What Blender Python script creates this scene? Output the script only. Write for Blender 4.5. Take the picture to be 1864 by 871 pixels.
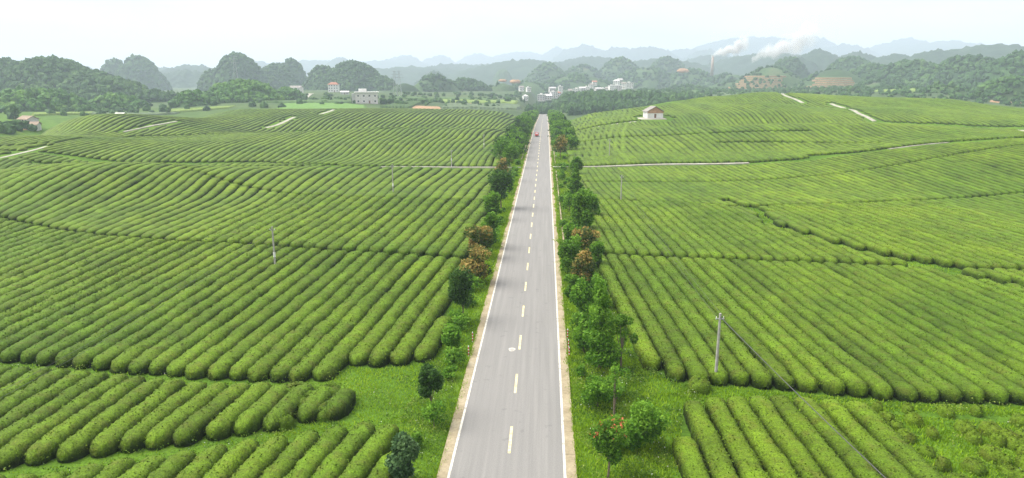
import bpy, bmesh, math, random
import numpy as np
from mathutils import Vector, Matrix
random.seed(7); RNG = np.random.default_rng(11)
sc = bpy.context.scene
for o in list(bpy.data.objects): bpy.data.objects.remove(o)
R = math.radians

# ------------------------------------------------------------ camera
CX, CH = 2.4, 26.7
FPX, IW, IH = 1242.0, 1864, 871
PITCH = math.atan(290 / FPX)
YAW = math.atan(62 / FPX * math.cos(PITCH))
cam_d = bpy.data.cameras.new('camera'); cam = bpy.data.objects.new('camera', cam_d)
sc.collection.objects.link(cam); sc.camera = cam
cam.location = (CX, 0, CH); cam.rotation_euler = (math.pi / 2 - PITCH, 0, YAW)
cam_d.sensor_width = 36; cam_d.lens = 36 * FPX / IW
cam_d.clip_start = 0.5; cam_d.clip_end = 40000

# ------------------------------------------------------------ light, sky, exposure
SUN_EL, SUN_AZ = 54, -78          # azimuth measured from +Y towards +X
EXPO = 2.25
HAZE = 2.3e-4
sun_d = bpy.data.lights.new('sun', 'SUN'); sun = bpy.data.objects.new('sun', sun_d)
sc.collection.objects.link(sun)
sun_d.energy = 1.5; sun_d.angle = R(50); sun_d.color = (1.0, 0.965, 0.90)
az = R(SUN_AZ); el = R(SUN_EL)
sdir = Vector((math.sin(az) * math.cos(el), math.cos(az) * math.cos(el), math.sin(el)))
sun.rotation_euler = sdir.to_track_quat('Z', 'Y').to_euler()
w = bpy.data.worlds.new('World'); sc.world = w; w.use_nodes = True
nt = w.node_tree; nt.nodes.clear()
out = nt.nodes.new('ShaderNodeOutputWorld'); bg = nt.nodes.new('ShaderNodeBackground')
sky = nt.nodes.new('ShaderNodeTexSky'); sky.sky_type = 'NISHITA'; sky.sun_disc = False
sky.sun_elevation = el; sky.sun_rotation = az; sky.dust_density = 3
tc = nt.nodes.new('ShaderNodeTexCoord'); mp = nt.nodes.new('ShaderNodeMapping')
mp.inputs['Scale'].default_value = (1.0, 1.0, 4.0)
nz = nt.nodes.new('ShaderNodeTexNoise'); nz.inputs['Scale'].default_value = 2.2
nz.inputs['Detail'].default_value = 5; nz.inputs['Roughness'].default_value = 0.5
cr = nt.nodes.new('ShaderNodeValToRGB')
cr.color_ramp.elements[0].position = 0.36; cr.color_ramp.elements[0].color = (3.6, 3.65, 3.8, 1)
cr.color_ramp.elements[1].position = 0.60; cr.color_ramp.elements[1].color = (5.15, 5.05, 5.05, 1)
mx = nt.nodes.new('ShaderNodeMix'); mx.data_type = 'RGBA'; mx.inputs[0].default_value = 0.93
nt.links.new(tc.outputs['Generated'], mp.inputs['Vector']); nt.links.new(mp.outputs[0], nz.inputs['Vector'])
nt.links.new(nz.outputs['Fac'], cr.inputs[0]); nt.links.new(sky.outputs[0], mx.inputs[6])
nt.links.new(cr.outputs[0], mx.inputs[7]); nt.links.new(mx.outputs[2], bg.inputs[0])
bg.inputs[1].default_value = 0.055
nt.links.new(bg.outputs[0], out.inputs[0])
sc.view_settings.view_transform = 'Standard'; sc.view_settings.look = 'None'
sc.view_settings.gamma = 1; sc.view_settings.use_curve_mapping = False
sc.view_settings.exposure = EXPO
cy = sc.cycles
cy.use_denoising = True; cy.denoiser = 'OPENIMAGEDENOISE'; cy.denoising_input_passes = 'RGB_ALBEDO_NORMAL'; cy.denoising_prefilter = 'NONE'; cy.sampling_pattern = 'BLUE_NOISE'; cy.sample_clamp_indirect = 4; cy.max_bounces = 5; cy.diffuse_bounces = 2; cy.glossy_bounces = 1
cy.transmission_bounces = 2; cy.volume_bounces = 1; cy.transparent_max_bounces = 4
cy.caustics_reflective = False; cy.caustics_refractive = False
cy.volume_step_rate = 2.0; cy.volume_max_steps = 128
cy.use_adaptive_sampling = False

# ------------------------------------------------------------ pixel helpers (authoring aid: turns a bearing and a distance into a place)
_cp, _sp = math.cos(PITCH), math.sin(PITCH)
FW = np.array([-math.sin(YAW) * _cp, math.cos(YAW) * _cp, -_sp])
RT = np.array([math.cos(YAW), math.sin(YAW), 0.0])
UP = np.cross(RT, FW)
def ray(x, y): return FW + RT * (x - 932) / FPX + UP * (435.5 - y) / FPX
def at(x, y, dist):
    d = ray(x, y); t = dist / math.hypot(d[0], d[1]); return (CX + d[0] * t, d[1] * t, CH + d[2] * t)
def gnd(x, y, z=0.0):
    d = ray(x, y); t = (z - CH) / d[2]; return (CX + d[0] * t, d[1] * t)
def pix(X, Y, Z):
    dx, dy, dz = np.asarray(X) - CX, np.asarray(Y), np.asarray(Z) - CH
    z = dx * FW[0] + dy * FW[1] + dz * FW[2]; z = np.where(z < 1, 1, z)
    return 932 + FPX * (dx * RT[0] + dy * RT[1]) / z, 435.5 - FPX * (dx * UP[0] + dy * UP[1] + dz * UP[2]) / z, z

# ------------------------------------------------------------ noise
_g = RNG.random((256, 256))
def vnoise(x, y):
    x = np.asarray(x, float); y = np.asarray(y, float)
    xi = np.floor(x).astype(int); yi = np.floor(y).astype(int); fx = x - xi; fy = y - yi
    fx = fx * fx * (3 - 2 * fx); fy = fy * fy * (3 - 2 * fy)
    a = _g[xi & 255, yi & 255]; b = _g[(xi + 1) & 255, yi & 255]
    c = _g[xi & 255, (yi + 1) & 255]; d = _g[(xi + 1) & 255, (yi + 1) & 255]
    return (a * (1 - fx) + b * fx) * (1 - fy) + (c * (1 - fx) + d * fx) * fy
def fbm(x, y, n=4):
    s = 0; a = 0.5; t = 0
    for k in range(n):
        s = s + a * vnoise(x * 2 ** k + 17 * k, y * 2 ** k + 31 * k); t += a; a *= 0.5
    return s / t
def sstep(a, b, x):
    t = np.clip((np.asarray(x, float) - a) / (b - a), 0, 1); return t * t * (3 - 2 * t)

# ------------------------------------------------------------ terrain
def road_z(Y):
    Y = np.asarray(Y, float)
    return np.interp(Y, [-400, 300, 360, 430, 560, 680, 760, 820, 900, 1100], [0, 0, -0.3, -1.5, -5, -8.7, -11, -13, -16, -14])
CP = []
for X in (-140, -80, -30, 0, 30, 70): 
    for Y in (-60, 0, 50, 100, 150): CP.append((X, Y, 0))
CP += [(-30, 210, 0), (-60, 200, 0.5), (10, 210, 0), (0, 280, 0), (110, 60, 0), (110, 120, 0.3), (110, 175, 1.5), (60, 200, 0.8)]
for px, py, d in [
    (0, 303, 185), (150, 300, 192), (300, 301, 196),
    (0, 290, 252), (0, 270, 292), (0, 253, 325), (100, 285, 262), (100, 250, 335), (100, 229, 400),
    (250, 285, 262), (250, 250, 345), (250, 219, 450), (400, 280, 262), (400, 250, 335), (400, 224, 430), (400, 207, 530),
    (560, 286, 255), (560, 240, 345), (560, 224, 430), (560, 203, 560), (700, 236, 362), (700, 222, 440), (700, 200, 570),
    (900, 236, 366), (900, 204, 570), (820, 201, 570),
    (660, 190, 700), (600, 171, 950), (540, 182, 850), (450, 191, 720), (800, 191, 760), (850, 176, 1000), (945, 184, 1000),
    (950, 167, 1250), (1000, 184, 1020), (1060, 170, 1150), (1120, 167, 1200), (760, 178, 950), (60, 231, 520), (0, 243, 480),
    (150, 211, 650), (220, 202, 750), (330, 201, 700),
    (1340, 297, 228), (1620, 283, 238), (1750, 272, 245), (1864, 262, 255), (1100, 280, 240), (1100, 242, 305), (1050, 230, 350),
    (1100, 213, 410), (1190, 216, 365), (1200, 197, 430), (1060, 213, 430),
    (1300, 252, 272), (1300, 230, 312), (1300, 201, 405), (1300, 179, 480), (1400, 250, 275), (1400, 231, 312), (1400, 208, 385), (1420, 190, 425), (1370, 188, 435), (1430, 178, 500),
    (1400, 169, 520), (1500, 250, 280), (1500, 230, 318), (1500, 205, 410), (1500, 175, 525), (1600, 245, 290), (1600, 228, 325),
    (1600, 212, 400), (1600, 179, 520), (1700, 254, 272), (1700, 236, 320), (1700, 215, 400), (1700, 181, 520), (1864, 253, 275),
    (1864, 238, 330), (1864, 222, 400), (1864, 203, 480), (2100, 250, 300), (2100, 225, 450),
    (1090, 182, 870), (1000, 192, 830), (1230, 186, 850), (1250, 168, 1300), (1450, 168, 1100), (1650, 166, 1000), (1800, 180, 900), (1350, 165, 1300)]:
    CP.append(at(px, py, d))
for px, d, z in [(0, 222, -2.5), (150, 226, -2.5), (300, 228, -2.0), (0, 400, -12), (100, 480, -13), (250, 530, -13), (400, 600, -11), (700, 398, -3.0),
                 (900, 400, -3.0), (560, 385, -3.5), (1300, 345, 0.3), (1400, 348, -.6), (1500, 352, -.6), (1600, 358, 0), (1700, 350, -.3), (1340, 468, 8.5), (1400, 466, 7.8), (1440, 462, 7.5), (1150, 560, -10),
                 (1250, 620, -10), (1400, 650, -5), (1600, 650, -5), (1864, 620, -6), (1060, 560, -8), (560, 620, -2), (800, 640, -4), (930, 640, -8),
                 (-300, 300, 0), (-300, 450, -8), (2200, 600, -5)]:
    p = at(px, 200, d); CP.append((p[0], p[1], z))
for a_ in range(-75, 80, 15):
    CP.append((1700 * math.sin(R(a_)), 1700 * math.cos(R(a_)), 4)); CP.append((2600 * math.sin(R(a_)), 2600 * math.cos(R(a_)), 0))
CPA = np.array(CP); RC = 22.0
def _phi(r2): return np.sqrt(r2 + RC * RC)
_A = _phi(((CPA[:, None, :2] - CPA[None, :, :2]) ** 2).sum(2)); _A -= np.eye(len(CPA)) * 1.0
_mz = CPA[:, 2].mean(); _wt = np.linalg.solve(_A, CPA[:, 2] - _mz)
def _rbf(X, Y):
    s = np.zeros(np.shape(X))
    for k in range(len(CPA)): s += _wt[k] * _phi((X - CPA[k, 0]) ** 2 + (Y - CPA[k, 1]) ** 2)
    return s + _mz
GS = 5.0; GX0, GX1, GY0, GY1 = -1400, 1400, -200, 1700
_gx = np.arange(GX0, GX1 + GS, GS); _gy = np.arange(GY0, GY1 + GS, GS)
_GX, _GY = np.meshgrid(_gx, _gy, indexing='ij')
_GZ = _rbf(_GX, _GY)
_flat = 1 - sstep(120, 190, np.hypot(_GX * 0.8, _GY))
_GZ = _GZ * (1 - _flat * 0.85)
_GZ += (fbm(_GX / 55 + 3, _GY / 48, 3) - .5) * (1.8 + 2.2 * sstep(240, 330, np.hypot(_GX, _GY)) * sstep(30, 110, _GX)) * (1 - _flat) * (1 + sstep(600, 900, _GY) * 2)
_rd = 1 - sstep(9, 34, np.abs(_GX)); _GZ = _GZ * (1 - _rd) + road_z(_GY) * _rd
def hz(X, Y):
    X = np.asarray(X, float); Y = np.asarray(Y, float)
    u = np.clip((X - GX0) / GS, 0, len(_gx) - 1.001); v = np.clip((Y - GY0) / GS, 0, len(_gy) - 1.001)
    i = u.astype(int); j = v.astype(int); fu = u - i; fv = v - j
    z = (_GZ[i, j] * (1 - fu) + _GZ[i + 1, j] * fu) * (1 - fv) + (_GZ[i, j + 1] * (1 - fu) + _GZ[i + 1, j + 1] * fu) * fv
    r = np.hypot(X, Y); k = sstep(1350, 1700, r)
    return z * (1 - k) + k * 2.0
def cast(x, y, lo=30, hi=1600, step=2.0):
    """first point of the terrain under a bearing"""
    d = ray(x, y); h = math.hypot(d[0], d[1]); t = np.arange(lo, hi, step) / h
    X = CX + d[0] * t; Y = d[1] * t; Z = CH + d[2] * t; g = hz(X, Y)
    k = np.nonzero(g >= Z)[0]; k = k[0] if len(k) else len(t) - 1
    return float(X[k]), float(Y[k]), float(g[k])

# ------------------------------------------------------------ materials
def mat(name, rough=0.9, spec=0.2):
    m = bpy.data.materials.new(name); m.use_nodes = True
    b = m.node_tree.nodes['Principled BSDF']; b.inputs['Roughness'].default_value = rough
    b.inputs['Specular IOR Level'].default_value = spec
    return m, m.node_tree, b
def N(nt, t, **k):
    n = nt.nodes.new(t)
    for a, v in k.items(): setattr(n, a, v)
    return n
def noise(nt, scale, detail=3, rough=.55, vec=None, dist=0):
    n = N(nt, 'ShaderNodeTexNoise'); n.inputs['Scale'].default_value = scale; n.inputs['Detail'].default_value = detail
    n.inputs['Roughness'].default_value = rough; n.inputs['Distortion'].default_value = dist
    if vec is None:
        g = N(nt, 'ShaderNodeNewGeometry'); vec = g.outputs['Position']
    nt.links.new(vec, n.inputs['Vector']); return n.outputs['Fac']
def ramp(nt, fac, stops):
    r = N(nt, 'ShaderNodeValToRGB'); e = r.color_ramp.elements
    while len(e) < len(stops): e.new(0.5)
    for k, (p, c) in enumerate(stops): e[k].position = p; e[k].color = (*c, 1)
    nt.links.new(fac, r.inputs[0]); return r.outputs[0]
def mixc(nt, fac, a, b, mode='MIX'):
    m = N(nt, 'ShaderNodeMix', data_type='RGBA', blend_type=mode)
    if isinstance(fac, (int, float)): m.inputs[0].default_value = fac
    else: nt.links.new(fac, m.inputs[0])
    for s, v in ((6, a), (7, b)):
        if isinstance(v, tuple): m.inputs[s].default_value = (*v, 1)
        else: nt.links.new(v, m.inputs[s])
    return m.outputs[2]
def bump(nt, b, h, strength=.5, dist=.05):
    n = N(nt, 'ShaderNodeBump'); n.inputs['Strength'].default_value = strength; n.inputs['Distance'].default_value = dist
    nt.links.new(h, n.inputs['Height']); nt.links.new(n.outputs[0], b.inputs['Normal'])
def attr(nt, name):
    a = N(nt, 'ShaderNodeAttribute'); a.attribute_name = name; return a.outputs['Fac']
def m_noisy(name, stops, scale, detail=4, rough=.9, spec=.2, bmp=None, scale2=None):
    m, nt, b = mat(name, rough, spec)
    f = noise(nt, scale, detail); c = ramp(nt, f, stops)
    if scale2:
        c = mixc(nt, .55, c, ramp(nt, noise(nt, scale2, 3), [(.3, (.35, .35, .35)), (.7, (.75, .75, .75))]), 'OVERLAY')
    nt.links.new(c, b.inputs['Base Color'])
    if bmp: bump(nt, b, f, bmp[0], bmp[1])
    return m
def m_leaf(name, dark, mid, light, trans=0.25, rough=.6, patch=None):
    """leafy surface: colour from a per-leaf tint attribute"""
    m, nt, b = mat(name, rough, .15)
    c = ramp(nt, attr(nt, 'tint'), [(0.0, dark), (0.5, mid), (1.0, light)])
    if patch: c = mixc(nt, ramp(nt, noise(nt, patch, 2), [(.35, (0, 0, 0)), (.65, (1, 1, 1))]), c, mixc(nt, .45, c, tuple(min(1, v * 1.6) for v in light)))
    nt.links.new(c, b.inputs['Base Color'])
    if trans:
        t = N(nt, 'ShaderNodeBsdfTranslucent'); nt.links.new(c, t.inputs[0]); ms = N(nt, 'ShaderNodeMixShader')
        ms.inputs[0].default_value = trans; o = nt.nodes['Material Output']
        nt.links.new(b.outputs[0], ms.inputs[1]); nt.links.new(t.outputs[0], ms.inputs[2]); nt.links.new(ms.outputs[0], o.inputs['Surface'])
    return m

# tea hedge
M = {}
def tea_mat():
    m, nt, b = mat('tea_leaves', .7, .12)
    big = noise(nt, .09, 3, .6); mid = noise(nt, .9, 3, .6); fine = noise(nt, 9, 3, .7)
    c = ramp(nt, big, [(.30, (.068, .125, .009)), (.5, (.096, .168, .010)), (.70, (.130, .205, .012))])
    c2 = ramp(nt, mid, [(.33, (.095, .105, .022)), (.46, (.082, .140, .012)), (.68, (.11, .215, .012))])
    c = mixc(nt, .5, c, c2)
    c = mixc(nt, .5, c, ramp(nt, noise(nt, .022, 2, .5), [(.36, (.33, .40, .38)), (.5, (.5, .5, .5)), (.64, (.62, .59, .46))]), 'OVERLAY')
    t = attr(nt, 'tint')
    c = mixc(nt, t, mixc(nt, 1, c, (.13, .15, .18), 'MULTIPLY'), mixc(nt, 1, c, (1.46, 1.37, 1.2), 'MULTIPLY'))  # low tint: old dark leaves plus painted gap shade; high tint: paler flush
    c = mixc(nt, .7, c, ramp(nt, fine, [(.34, (.20, .20, .20)), (.5, (.5, .5, .5)), (.66, (.78, .78, .70))]), 'OVERLAY')
    nt.links.new(c, b.inputs['Base Color']); bump(nt, b, fine, .8, .12)
    return m
M['tea'] = tea_mat()
M['grass'] = m_leaf('grass_blades', (.14, .25, .010), (.24, .40, .015), (.38, .52, .04), .3)
M['leaf'] = m_leaf('leaves_green', (.026, .075, .007), (.085, .205, .016), (.19, .36, .035), .42)
M['leaf_dark'] = m_leaf('leaves_dark', (.012, .038, .008), (.042, .105, .018), (.10, .20, .035), .35)
M['leaf_light'] = m_leaf('leaves_light', (.035, .105, .008), (.095, .235, .016), (.21, .39, .035), .38)
M['leaf_bronze'] = m_leaf('leaves_bronze', (.030, .075, .012), (.085, .135, .022), (.42, .29, .08))
M['leaf_blue'] = m_leaf('leaves_bluegreen', (.022, .06, .018), (.055, .12, .04), (.13, .22, .08))
M['flower'] = m_leaf('petals_red', (.45, .05, .03), (.6, .12, .06), (.75, .35, .2), .2)
M['conifer'] = m_leaf('needles', (.012, .034, .012), (.028, .07, .022), (.055, .115, .035), .1)
M['bark'] = m_noisy('bark', [(.3, (.10, .075, .05)), (.7, (.22, .18, .13))], 6, bmp=(.5, .05))
M['slope_green'] = m_noisy('slope_green', [(.30, (.030, .060, .020)), (.46, (.045, .088, .026)), (.60, (.062, .108, .034)), (.78, (.12, .12, .06))], .02, scale2=.35)
def forest_mat(name, a, b_, c):
    m, nt, b = mat(name, .8, .15)
    t = attr(nt, 'tint'); col = ramp(nt, t, [(0, a), (.5, b_), (1, c)])
    col = mixc(nt, .65, col, ramp(nt, noise(nt, .55, 4, .75), [(.36, (.12, .12, .12)), (.64, (.85, .85, .80))]), 'OVERLAY')
    nt.links.new(col, b.inputs['Base Color']); return m
M['forest'] = forest_mat('forest_crowns', (.018, .050, .012), (.036, .088, .020), (.085, .155, .034))
M['forest_bright'] = forest_mat('forest_bright', (.025, .075, .012), (.055, .135, .022), (.13, .23, .035))
M['forest_far'] = forest_mat('forest_far', (.016, .040, .014), (.024, .054, .019), (.036, .07, .024))

# ------------------------------------------------------------ mesh helpers
def link(o): sc.collection.objects.link(o); return o
def mk(name, V, faces, m, parent=None, tint=None, smooth=False):
    """one mesh object from numpy data; faces: list of (n,k) index arrays"""
    V = np.asarray(V, np.float32); faces = [np.asarray(f) for f in faces if len(f)]
    me = bpy.data.meshes.new(name); me.vertices.add(len(V)); me.vertices.foreach_set('co', V.ravel())
    li = np.concatenate([f.ravel() for f in faces]).astype(np.int32)
    tot = np.concatenate([np.full(len(f), f.shape[1]) for f in faces]).astype(np.int32)
    st = np.concatenate([[0], np.cumsum(tot)[:-1]]).astype(np.int32)
    me.loops.add(len(li)); me.loops.foreach_set('vertex_index', li)
    me.polygons.add(len(tot)); me.polygons.foreach_set('loop_start', st)
    me.polygons.foreach_set('use_smooth', np.full(len(tot), bool(smooth)))
    me.update(calc_edges=True)
    if tint is not None:
        a = me.attributes.new('tint', 'FLOAT', 'POINT'); a.data.foreach_set('value', np.asarray(tint, np.float32))
    me.materials.append(m); o = bpy.data.objects.new(name, me); link(o)
    if parent: o.parent = parent
    return o
def tag(o, label=None, cat=None, group=None, kind=None):
    if label: o['label'] = label
    if cat: o['category'] = cat
    if group: o['group'] = group
    if kind: o['kind'] = kind
    return o
def empty(name, loc, rz=0):
    o = bpy.data.objects.new(name, None); o.empty_display_size = .5; link(o); o.location = loc; o.rotation_euler = (0, 0, rz); return o
def bmo(name, bm, m, parent=None, smooth=False):
    me = bpy.data.meshes.new(name); bm.normal_update(); bm.to_mesh(me); bm.free()
    for p in me.polygons: p.use_smooth = smooth
    for k in (m if isinstance(m, (list, tuple)) else [m]): me.materials.append(k)
    o = bpy.data.objects.new(name, me); link(o)
    if parent: o.parent = parent
    return o
def box(bm, x0, x1, y0, y1, z0, z1, bev=0):
    r = bmesh.ops.create_cube(bm, size=1.0); vs = r['verts']
    for v in vs:
        v.co.x = x0 + (v.co.x + .5) * (x1 - x0); v.co.y = y0 + (v.co.y + .5) * (y1 - y0); v.co.z = z0 + (v.co.z + .5) * (z1 - z0)
    if bev:
        es = list({e for v in vs for e in v.link_edges}); bmesh.ops.bevel(bm, geom=es, offset=bev, segments=2, affect='EDGES', profile=.5)
def cyl(bm, a, b, r0, r1=None, n=10):
    a = Vector(a); b = Vector(b); r1 = r0 if r1 is None else r1; d = b - a
    mtx = Matrix.Translation((a + b) / 2) @ d.to_track_quat('Z', 'Y').to_matrix().to_4x4()
    bmesh.ops.create_cone(bm, cap_ends=True, segments=n, radius1=r0, radius2=r1, depth=d.length, matrix=mtx)
def boxo(name, dims, m, parent=None, bev=0):
    bm = bmesh.new(); box(bm, *dims, bev); return bmo(name, bm, m, parent)

# ------------------------------------------------------------ ground sheet
def m_ground():
    m, nt, b = mat('ground', .95, .1)
    g = N(nt, 'ShaderNodeNewGeometry'); P = g.outputs['Position']
    c = ramp(nt, noise(nt, .12, 5, .6, P), [(.3, (.055, .115, .012)), (.5, (.078, .155, .014)), (.62, (.105, .19, .018)), (.78, (.14, .19, .035))])
    c = mixc(nt, .6, c, ramp(nt, noise(nt, 3.5, 4, .7, P), [(.32, (.2, .2, .2)), (.68, (.8, .8, .74))]), 'OVERLAY')
    far = mixc(nt, .5, ramp(nt, noise(nt, .006, 3, .5, P), [(.35, (.045, .085, .03)), (.5, (.085, .125, .045)), (.65, (.055, .095, .04))]),
               ramp(nt, noise(nt, .035, 3, .6, P), [(.35, (.03, .055, .022)), (.55, (.075, .11, .04)), (.75, (.12, .13, .06))]))
    sx = N(nt, 'ShaderNodeSeparateXYZ'); nt.links.new(P, sx.inputs[0])
    mr = N(nt, 'ShaderNodeMapRange'); mr.inputs[1].default_value = 450; mr.inputs[2].default_value = 700; nt.links.new(sx.outputs[1], mr.inputs[0])
    c = mixc(nt, mr.outputs[0], c, far)
    nt.links.new(c, b.inputs['Base Color']); bump(nt, b, noise(nt, 4, 3), .5, .2); return m
def axis(lo, hi, fine_lo, fine_hi, step, g=1.12):
    a = list(np.arange(fine_lo, fine_hi + .1, step)); s = step
    while a[-1] < hi: s *= g; a.append(a[-1] + s)
    s = step; pre = []; x = fine_lo
    while x > lo: s *= g; x -= s; pre.append(x)
    return np.array(pre[::-1] + a)
gxs = axis(-9000, 9000, -560, 560, 5); gys = axis(-250, 9500, -40, 1250, 5)
gX, gY = np.meshgrid(gxs, gys, indexing='ij'); gZ = hz(gX, gY) - 0.06
gZ -= 0.10 * (1 - sstep(4.6, 6.5, np.abs(gX))) * (gY < 900)
idx = np.arange(gX.size).reshape(gX.shape)
gf = np.stack([idx[:-1, :-1], idx[1:, :-1], idx[1:, 1:], idx[:-1, 1:]], -1).reshape(-1, 4)
ground = mk('ground', np.stack([gX, gY, gZ], -1).reshape(-1, 3), [gf], m_ground(), smooth=True); tag(ground, kind='structure')

# ------------------------------------------------------------ road
def m_asphalt():
    m, nt, b = mat('asphalt_pale', .85, .25)
    g = N(nt, 'ShaderNodeNewGeometry'); P = g.outputs['Position']
    mpn = N(nt, 'ShaderNodeMapping'); mpn.inputs['Scale'].default_value = (1, .02, 0); nt.links.new(P, mpn.inputs[0])
    c = ramp(nt, noise(nt, 2.6, 3, .6, mpn.outputs[0]), [(.3, (.196, .190, .180)), (.55, (.222, .214, .202)), (.75, (.248, .239, .224))])
    c = mixc(nt, .4, c, ramp(nt, noise(nt, 14, 3, .7, P), [(.3, (.3, .3, .3)), (.7, (.68, .68, .68))]), 'OVERLAY')
    # dark tar spots
    sp = ramp(nt, noise(nt, .9, 2, .5, P), [(.66, (0, 0, 0)), (.72, (1, 1, 1))])
    c = mixc(nt, sp, c, mixc(nt, .25, c, (.1, .1, .1)))
    nt.links.new(c, b.inputs['Base Color']); return m
M['asphalt'] = m_asphalt()
def m_tan():
    m, nt, b = mat('shoulder_concrete', .9, .2)
    g = N(nt, 'ShaderNodeNewGeometry'); P = g.outputs['Position']
    c = ramp(nt, noise(nt, .5, 4, .6, P), [(.3, (.24, .195, .12)), (.55, (.33, .275, .18)), (.75, (.38, .33, .23))])
    c = mixc(nt, .5, c, ramp(nt, noise(nt, 5, 4, .7, P), [(.3, (.3, .3, .3)), (.7, (.7, .7, .7))]), 'OVERLAY')
    s = N(nt, 'ShaderNodeSeparateXYZ'); nt.links.new(P, s.inputs[0])
    d = N(nt, 'ShaderNodeMath', operation='MODULO'); nt.links.new(s.outputs[1], d.inputs[0]); d.inputs[1].default_value = 5.0
    l = N(nt, 'ShaderNodeMath', operation='LESS_THAN'); nt.links.new(d.outputs[0], l.inputs[0]); l.inputs[1].default_value = .06
    c = mixc(nt, l.outputs[0], c, mixc(nt, .6, c, (.08, .06, .04)))
    nt.links.new(c, b.inputs['Base Color']); return m
M['tan'] = m_tan()
M['white_paint'] = m_noisy('road_paint_white', [(.35, (.36, .34, .29)), (.47, (.58, .55, .47)), (.8, (.68, .66, .59))], 2.5, rough=.7)
M['yellow_paint'] = m_noisy('road_paint_cream', [(.35, (.52, .44, .22)), (.6, (.76, .68, .40))], 3.0, rough=.7)
M['path'] = m_noisy('path_concrete', [(.3, (.24, .22, .17)), (.5, (.36, .34, .28)), (.7, (.44, .42, .36))], .35)
M['concrete'] = m_noisy('concrete', [(.3, (.28, .265, .24)), (.7, (.42, .40, .37))], 3, bmp=(.2, .02))
ROAD_END = 1080
ry = np.concatenate([np.arange(-60, 420, 6), np.arange(420, ROAD_END, 8)])
def strip(name, x0, x1, z_off, m, parent=None, ys=ry, thick=0.0):
    z = road_z(ys) + z_off; V = []; F = []; n = len(ys)
    V = [(x0, y, a) for y, a in zip(ys, z)] + [(x1, y, a) for y, a in zip(ys, z)]
    i = np.arange(n - 1); F = [np.stack([i, n + i, n + i + 1, i + 1], -1)]
    if thick:
        V += [(x0, y, a - thick) for y, a in zip(ys, z)] + [(x1, y, a - thick) for y, a in zip(ys, z)]
        F.append(np.stack([i + 1, 2 * n + i + 1, 2 * n + i, i], -1)); F.append(np.stack([n + i, 3 * n + i, 3 * n + i + 1, n + i + 1], -1))
        F.append(np.array([[0, 2 * n, 3 * n, n]]))
    return mk(name, V, F, m, parent)
road = strip('road', -4.12, 4.12, .08, M['asphalt'], thick=.1); tag(road, kind='structure')
for s in (-1, 1):
    a, b_ = sorted((s * 4.12, s * 4.83))
    strip('shoulder', a, b_, .076 + .02, M['tan'], road, thick=.35)
    a, b_ = sorted((s * 3.92, s * 4.10)); strip('edge_line', a, b_, .086, M['white_paint'], road)
V = []; F = []; k = 0
y = 34.6
for q in range(90):
    y0 = 45.0 + 9.87 * (q - 2); y1 = y0 + 3.95
    if y1 > ROAD_END: break
    ys = np.linspace(y0, y1, 3)
    for yy in ys: V += [(-.10, yy, float(road_z(yy)) + .086), (.10, yy, float(road_z(yy)) + .086)]
    for j in range(2): F.append((k + 2 * j, k + 2 * j + 1, k + 2 * j + 3, k + 2 * j + 2))
    k += 6
mk('centre_line', V, [np.array(F)], M['yellow_paint'], road)
# white blotch on the lane
bx, by = gnd(932, 638); t = np.linspace(0, 2 * np.pi, 25)[:-1]
V = [(bx + .34 * math.cos(a) * (1 + .1 * math.sin(3 * a)), by + .48 * math.sin(a), .0865) for a in t]
V2 = [(bx + .22 * math.cos(a), by + .31 * math.sin(a), .0865) for a in t]; n = len(t); i = np.arange(n)
mk('paint_ring', V + V2, [np.stack([i, (i + 1) % n, n + (i + 1) % n, n + i], -1)], M['white_paint'], road)
mk('manhole_lid', [(bx + .21 * math.cos(a), by + .30 * math.sin(a), .0868) for a in t], [np.arange(n)[None, :]], M['concrete'], road)

# ------------------------------------------------------------ draped paths
def drape(name, pts, width, m, z=.05, step=3.0, world=False, lo=30):
    P = pts if world else [cast(*p, lo=lo)[:2] for p in pts]
    P = np.array([p[:2] for p in P], float); seg = np.hypot(*np.diff(P, axis=0).T); s = np.concatenate([[0], np.cumsum(seg)])
    q = np.arange(0, s[-1], step); q = np.append(q, s[-1]); X = np.interp(q, s, P[:, 0]); Y = np.interp(q, s, P[:, 1])
    for _ in range(3):
        X[1:-1] = (X[:-2] + X[1:-1] * 2 + X[2:]) / 4; Y[1:-1] = (Y[:-2] + Y[1:-1] * 2 + Y[2:]) / 4
    tx, ty = np.gradient(X), np.gradient(Y); l = np.hypot(tx, ty); nx, ny = -ty / l, tx / l
    wd = width * (1 + .12 * (vnoise(q / 7, q * 0) - .5)); n = len(q); V = []
    for e in (-.5, .5):
        xx, yy = X + nx * wd * e, Y + ny * wd * e; V.append(np.stack([xx, yy, hz(xx, yy) + z], -1))
    for e in (-.5, .5):
        xx, yy = X + nx * wd * e, Y + ny * wd * e; V.append(np.stack([xx, yy, hz(xx, yy) - .25], -1))
    i = np.arange(n - 1)
    F = [np.stack([n + i, i, i + 1, n + i + 1], -1), np.stack([i, 2 * n + i, 2 * n + i + 1, i + 1], -1), np.stack([n + i + 1, 3 * n + i + 1, 3 * n + i, n + i], -1)]
    o = mk(name, np.concatenate(V), F, m); tag(o, kind='structure')
    return np.stack([X, Y], -1)
GAPS = []          # (polyline, halfwidth)
def gap(poly, hw): GAPS.append((np.asarray(poly, float), hw))
drape('path', [(-50, 210.6), (-40, 211), (-4.8, 211)], 1.6, M['path'], z=.30, world=True); gap([(-88, 203.5), (-60, 207.5), (-40, 208.5), (-4.8, 208.5)], 3.6)
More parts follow.
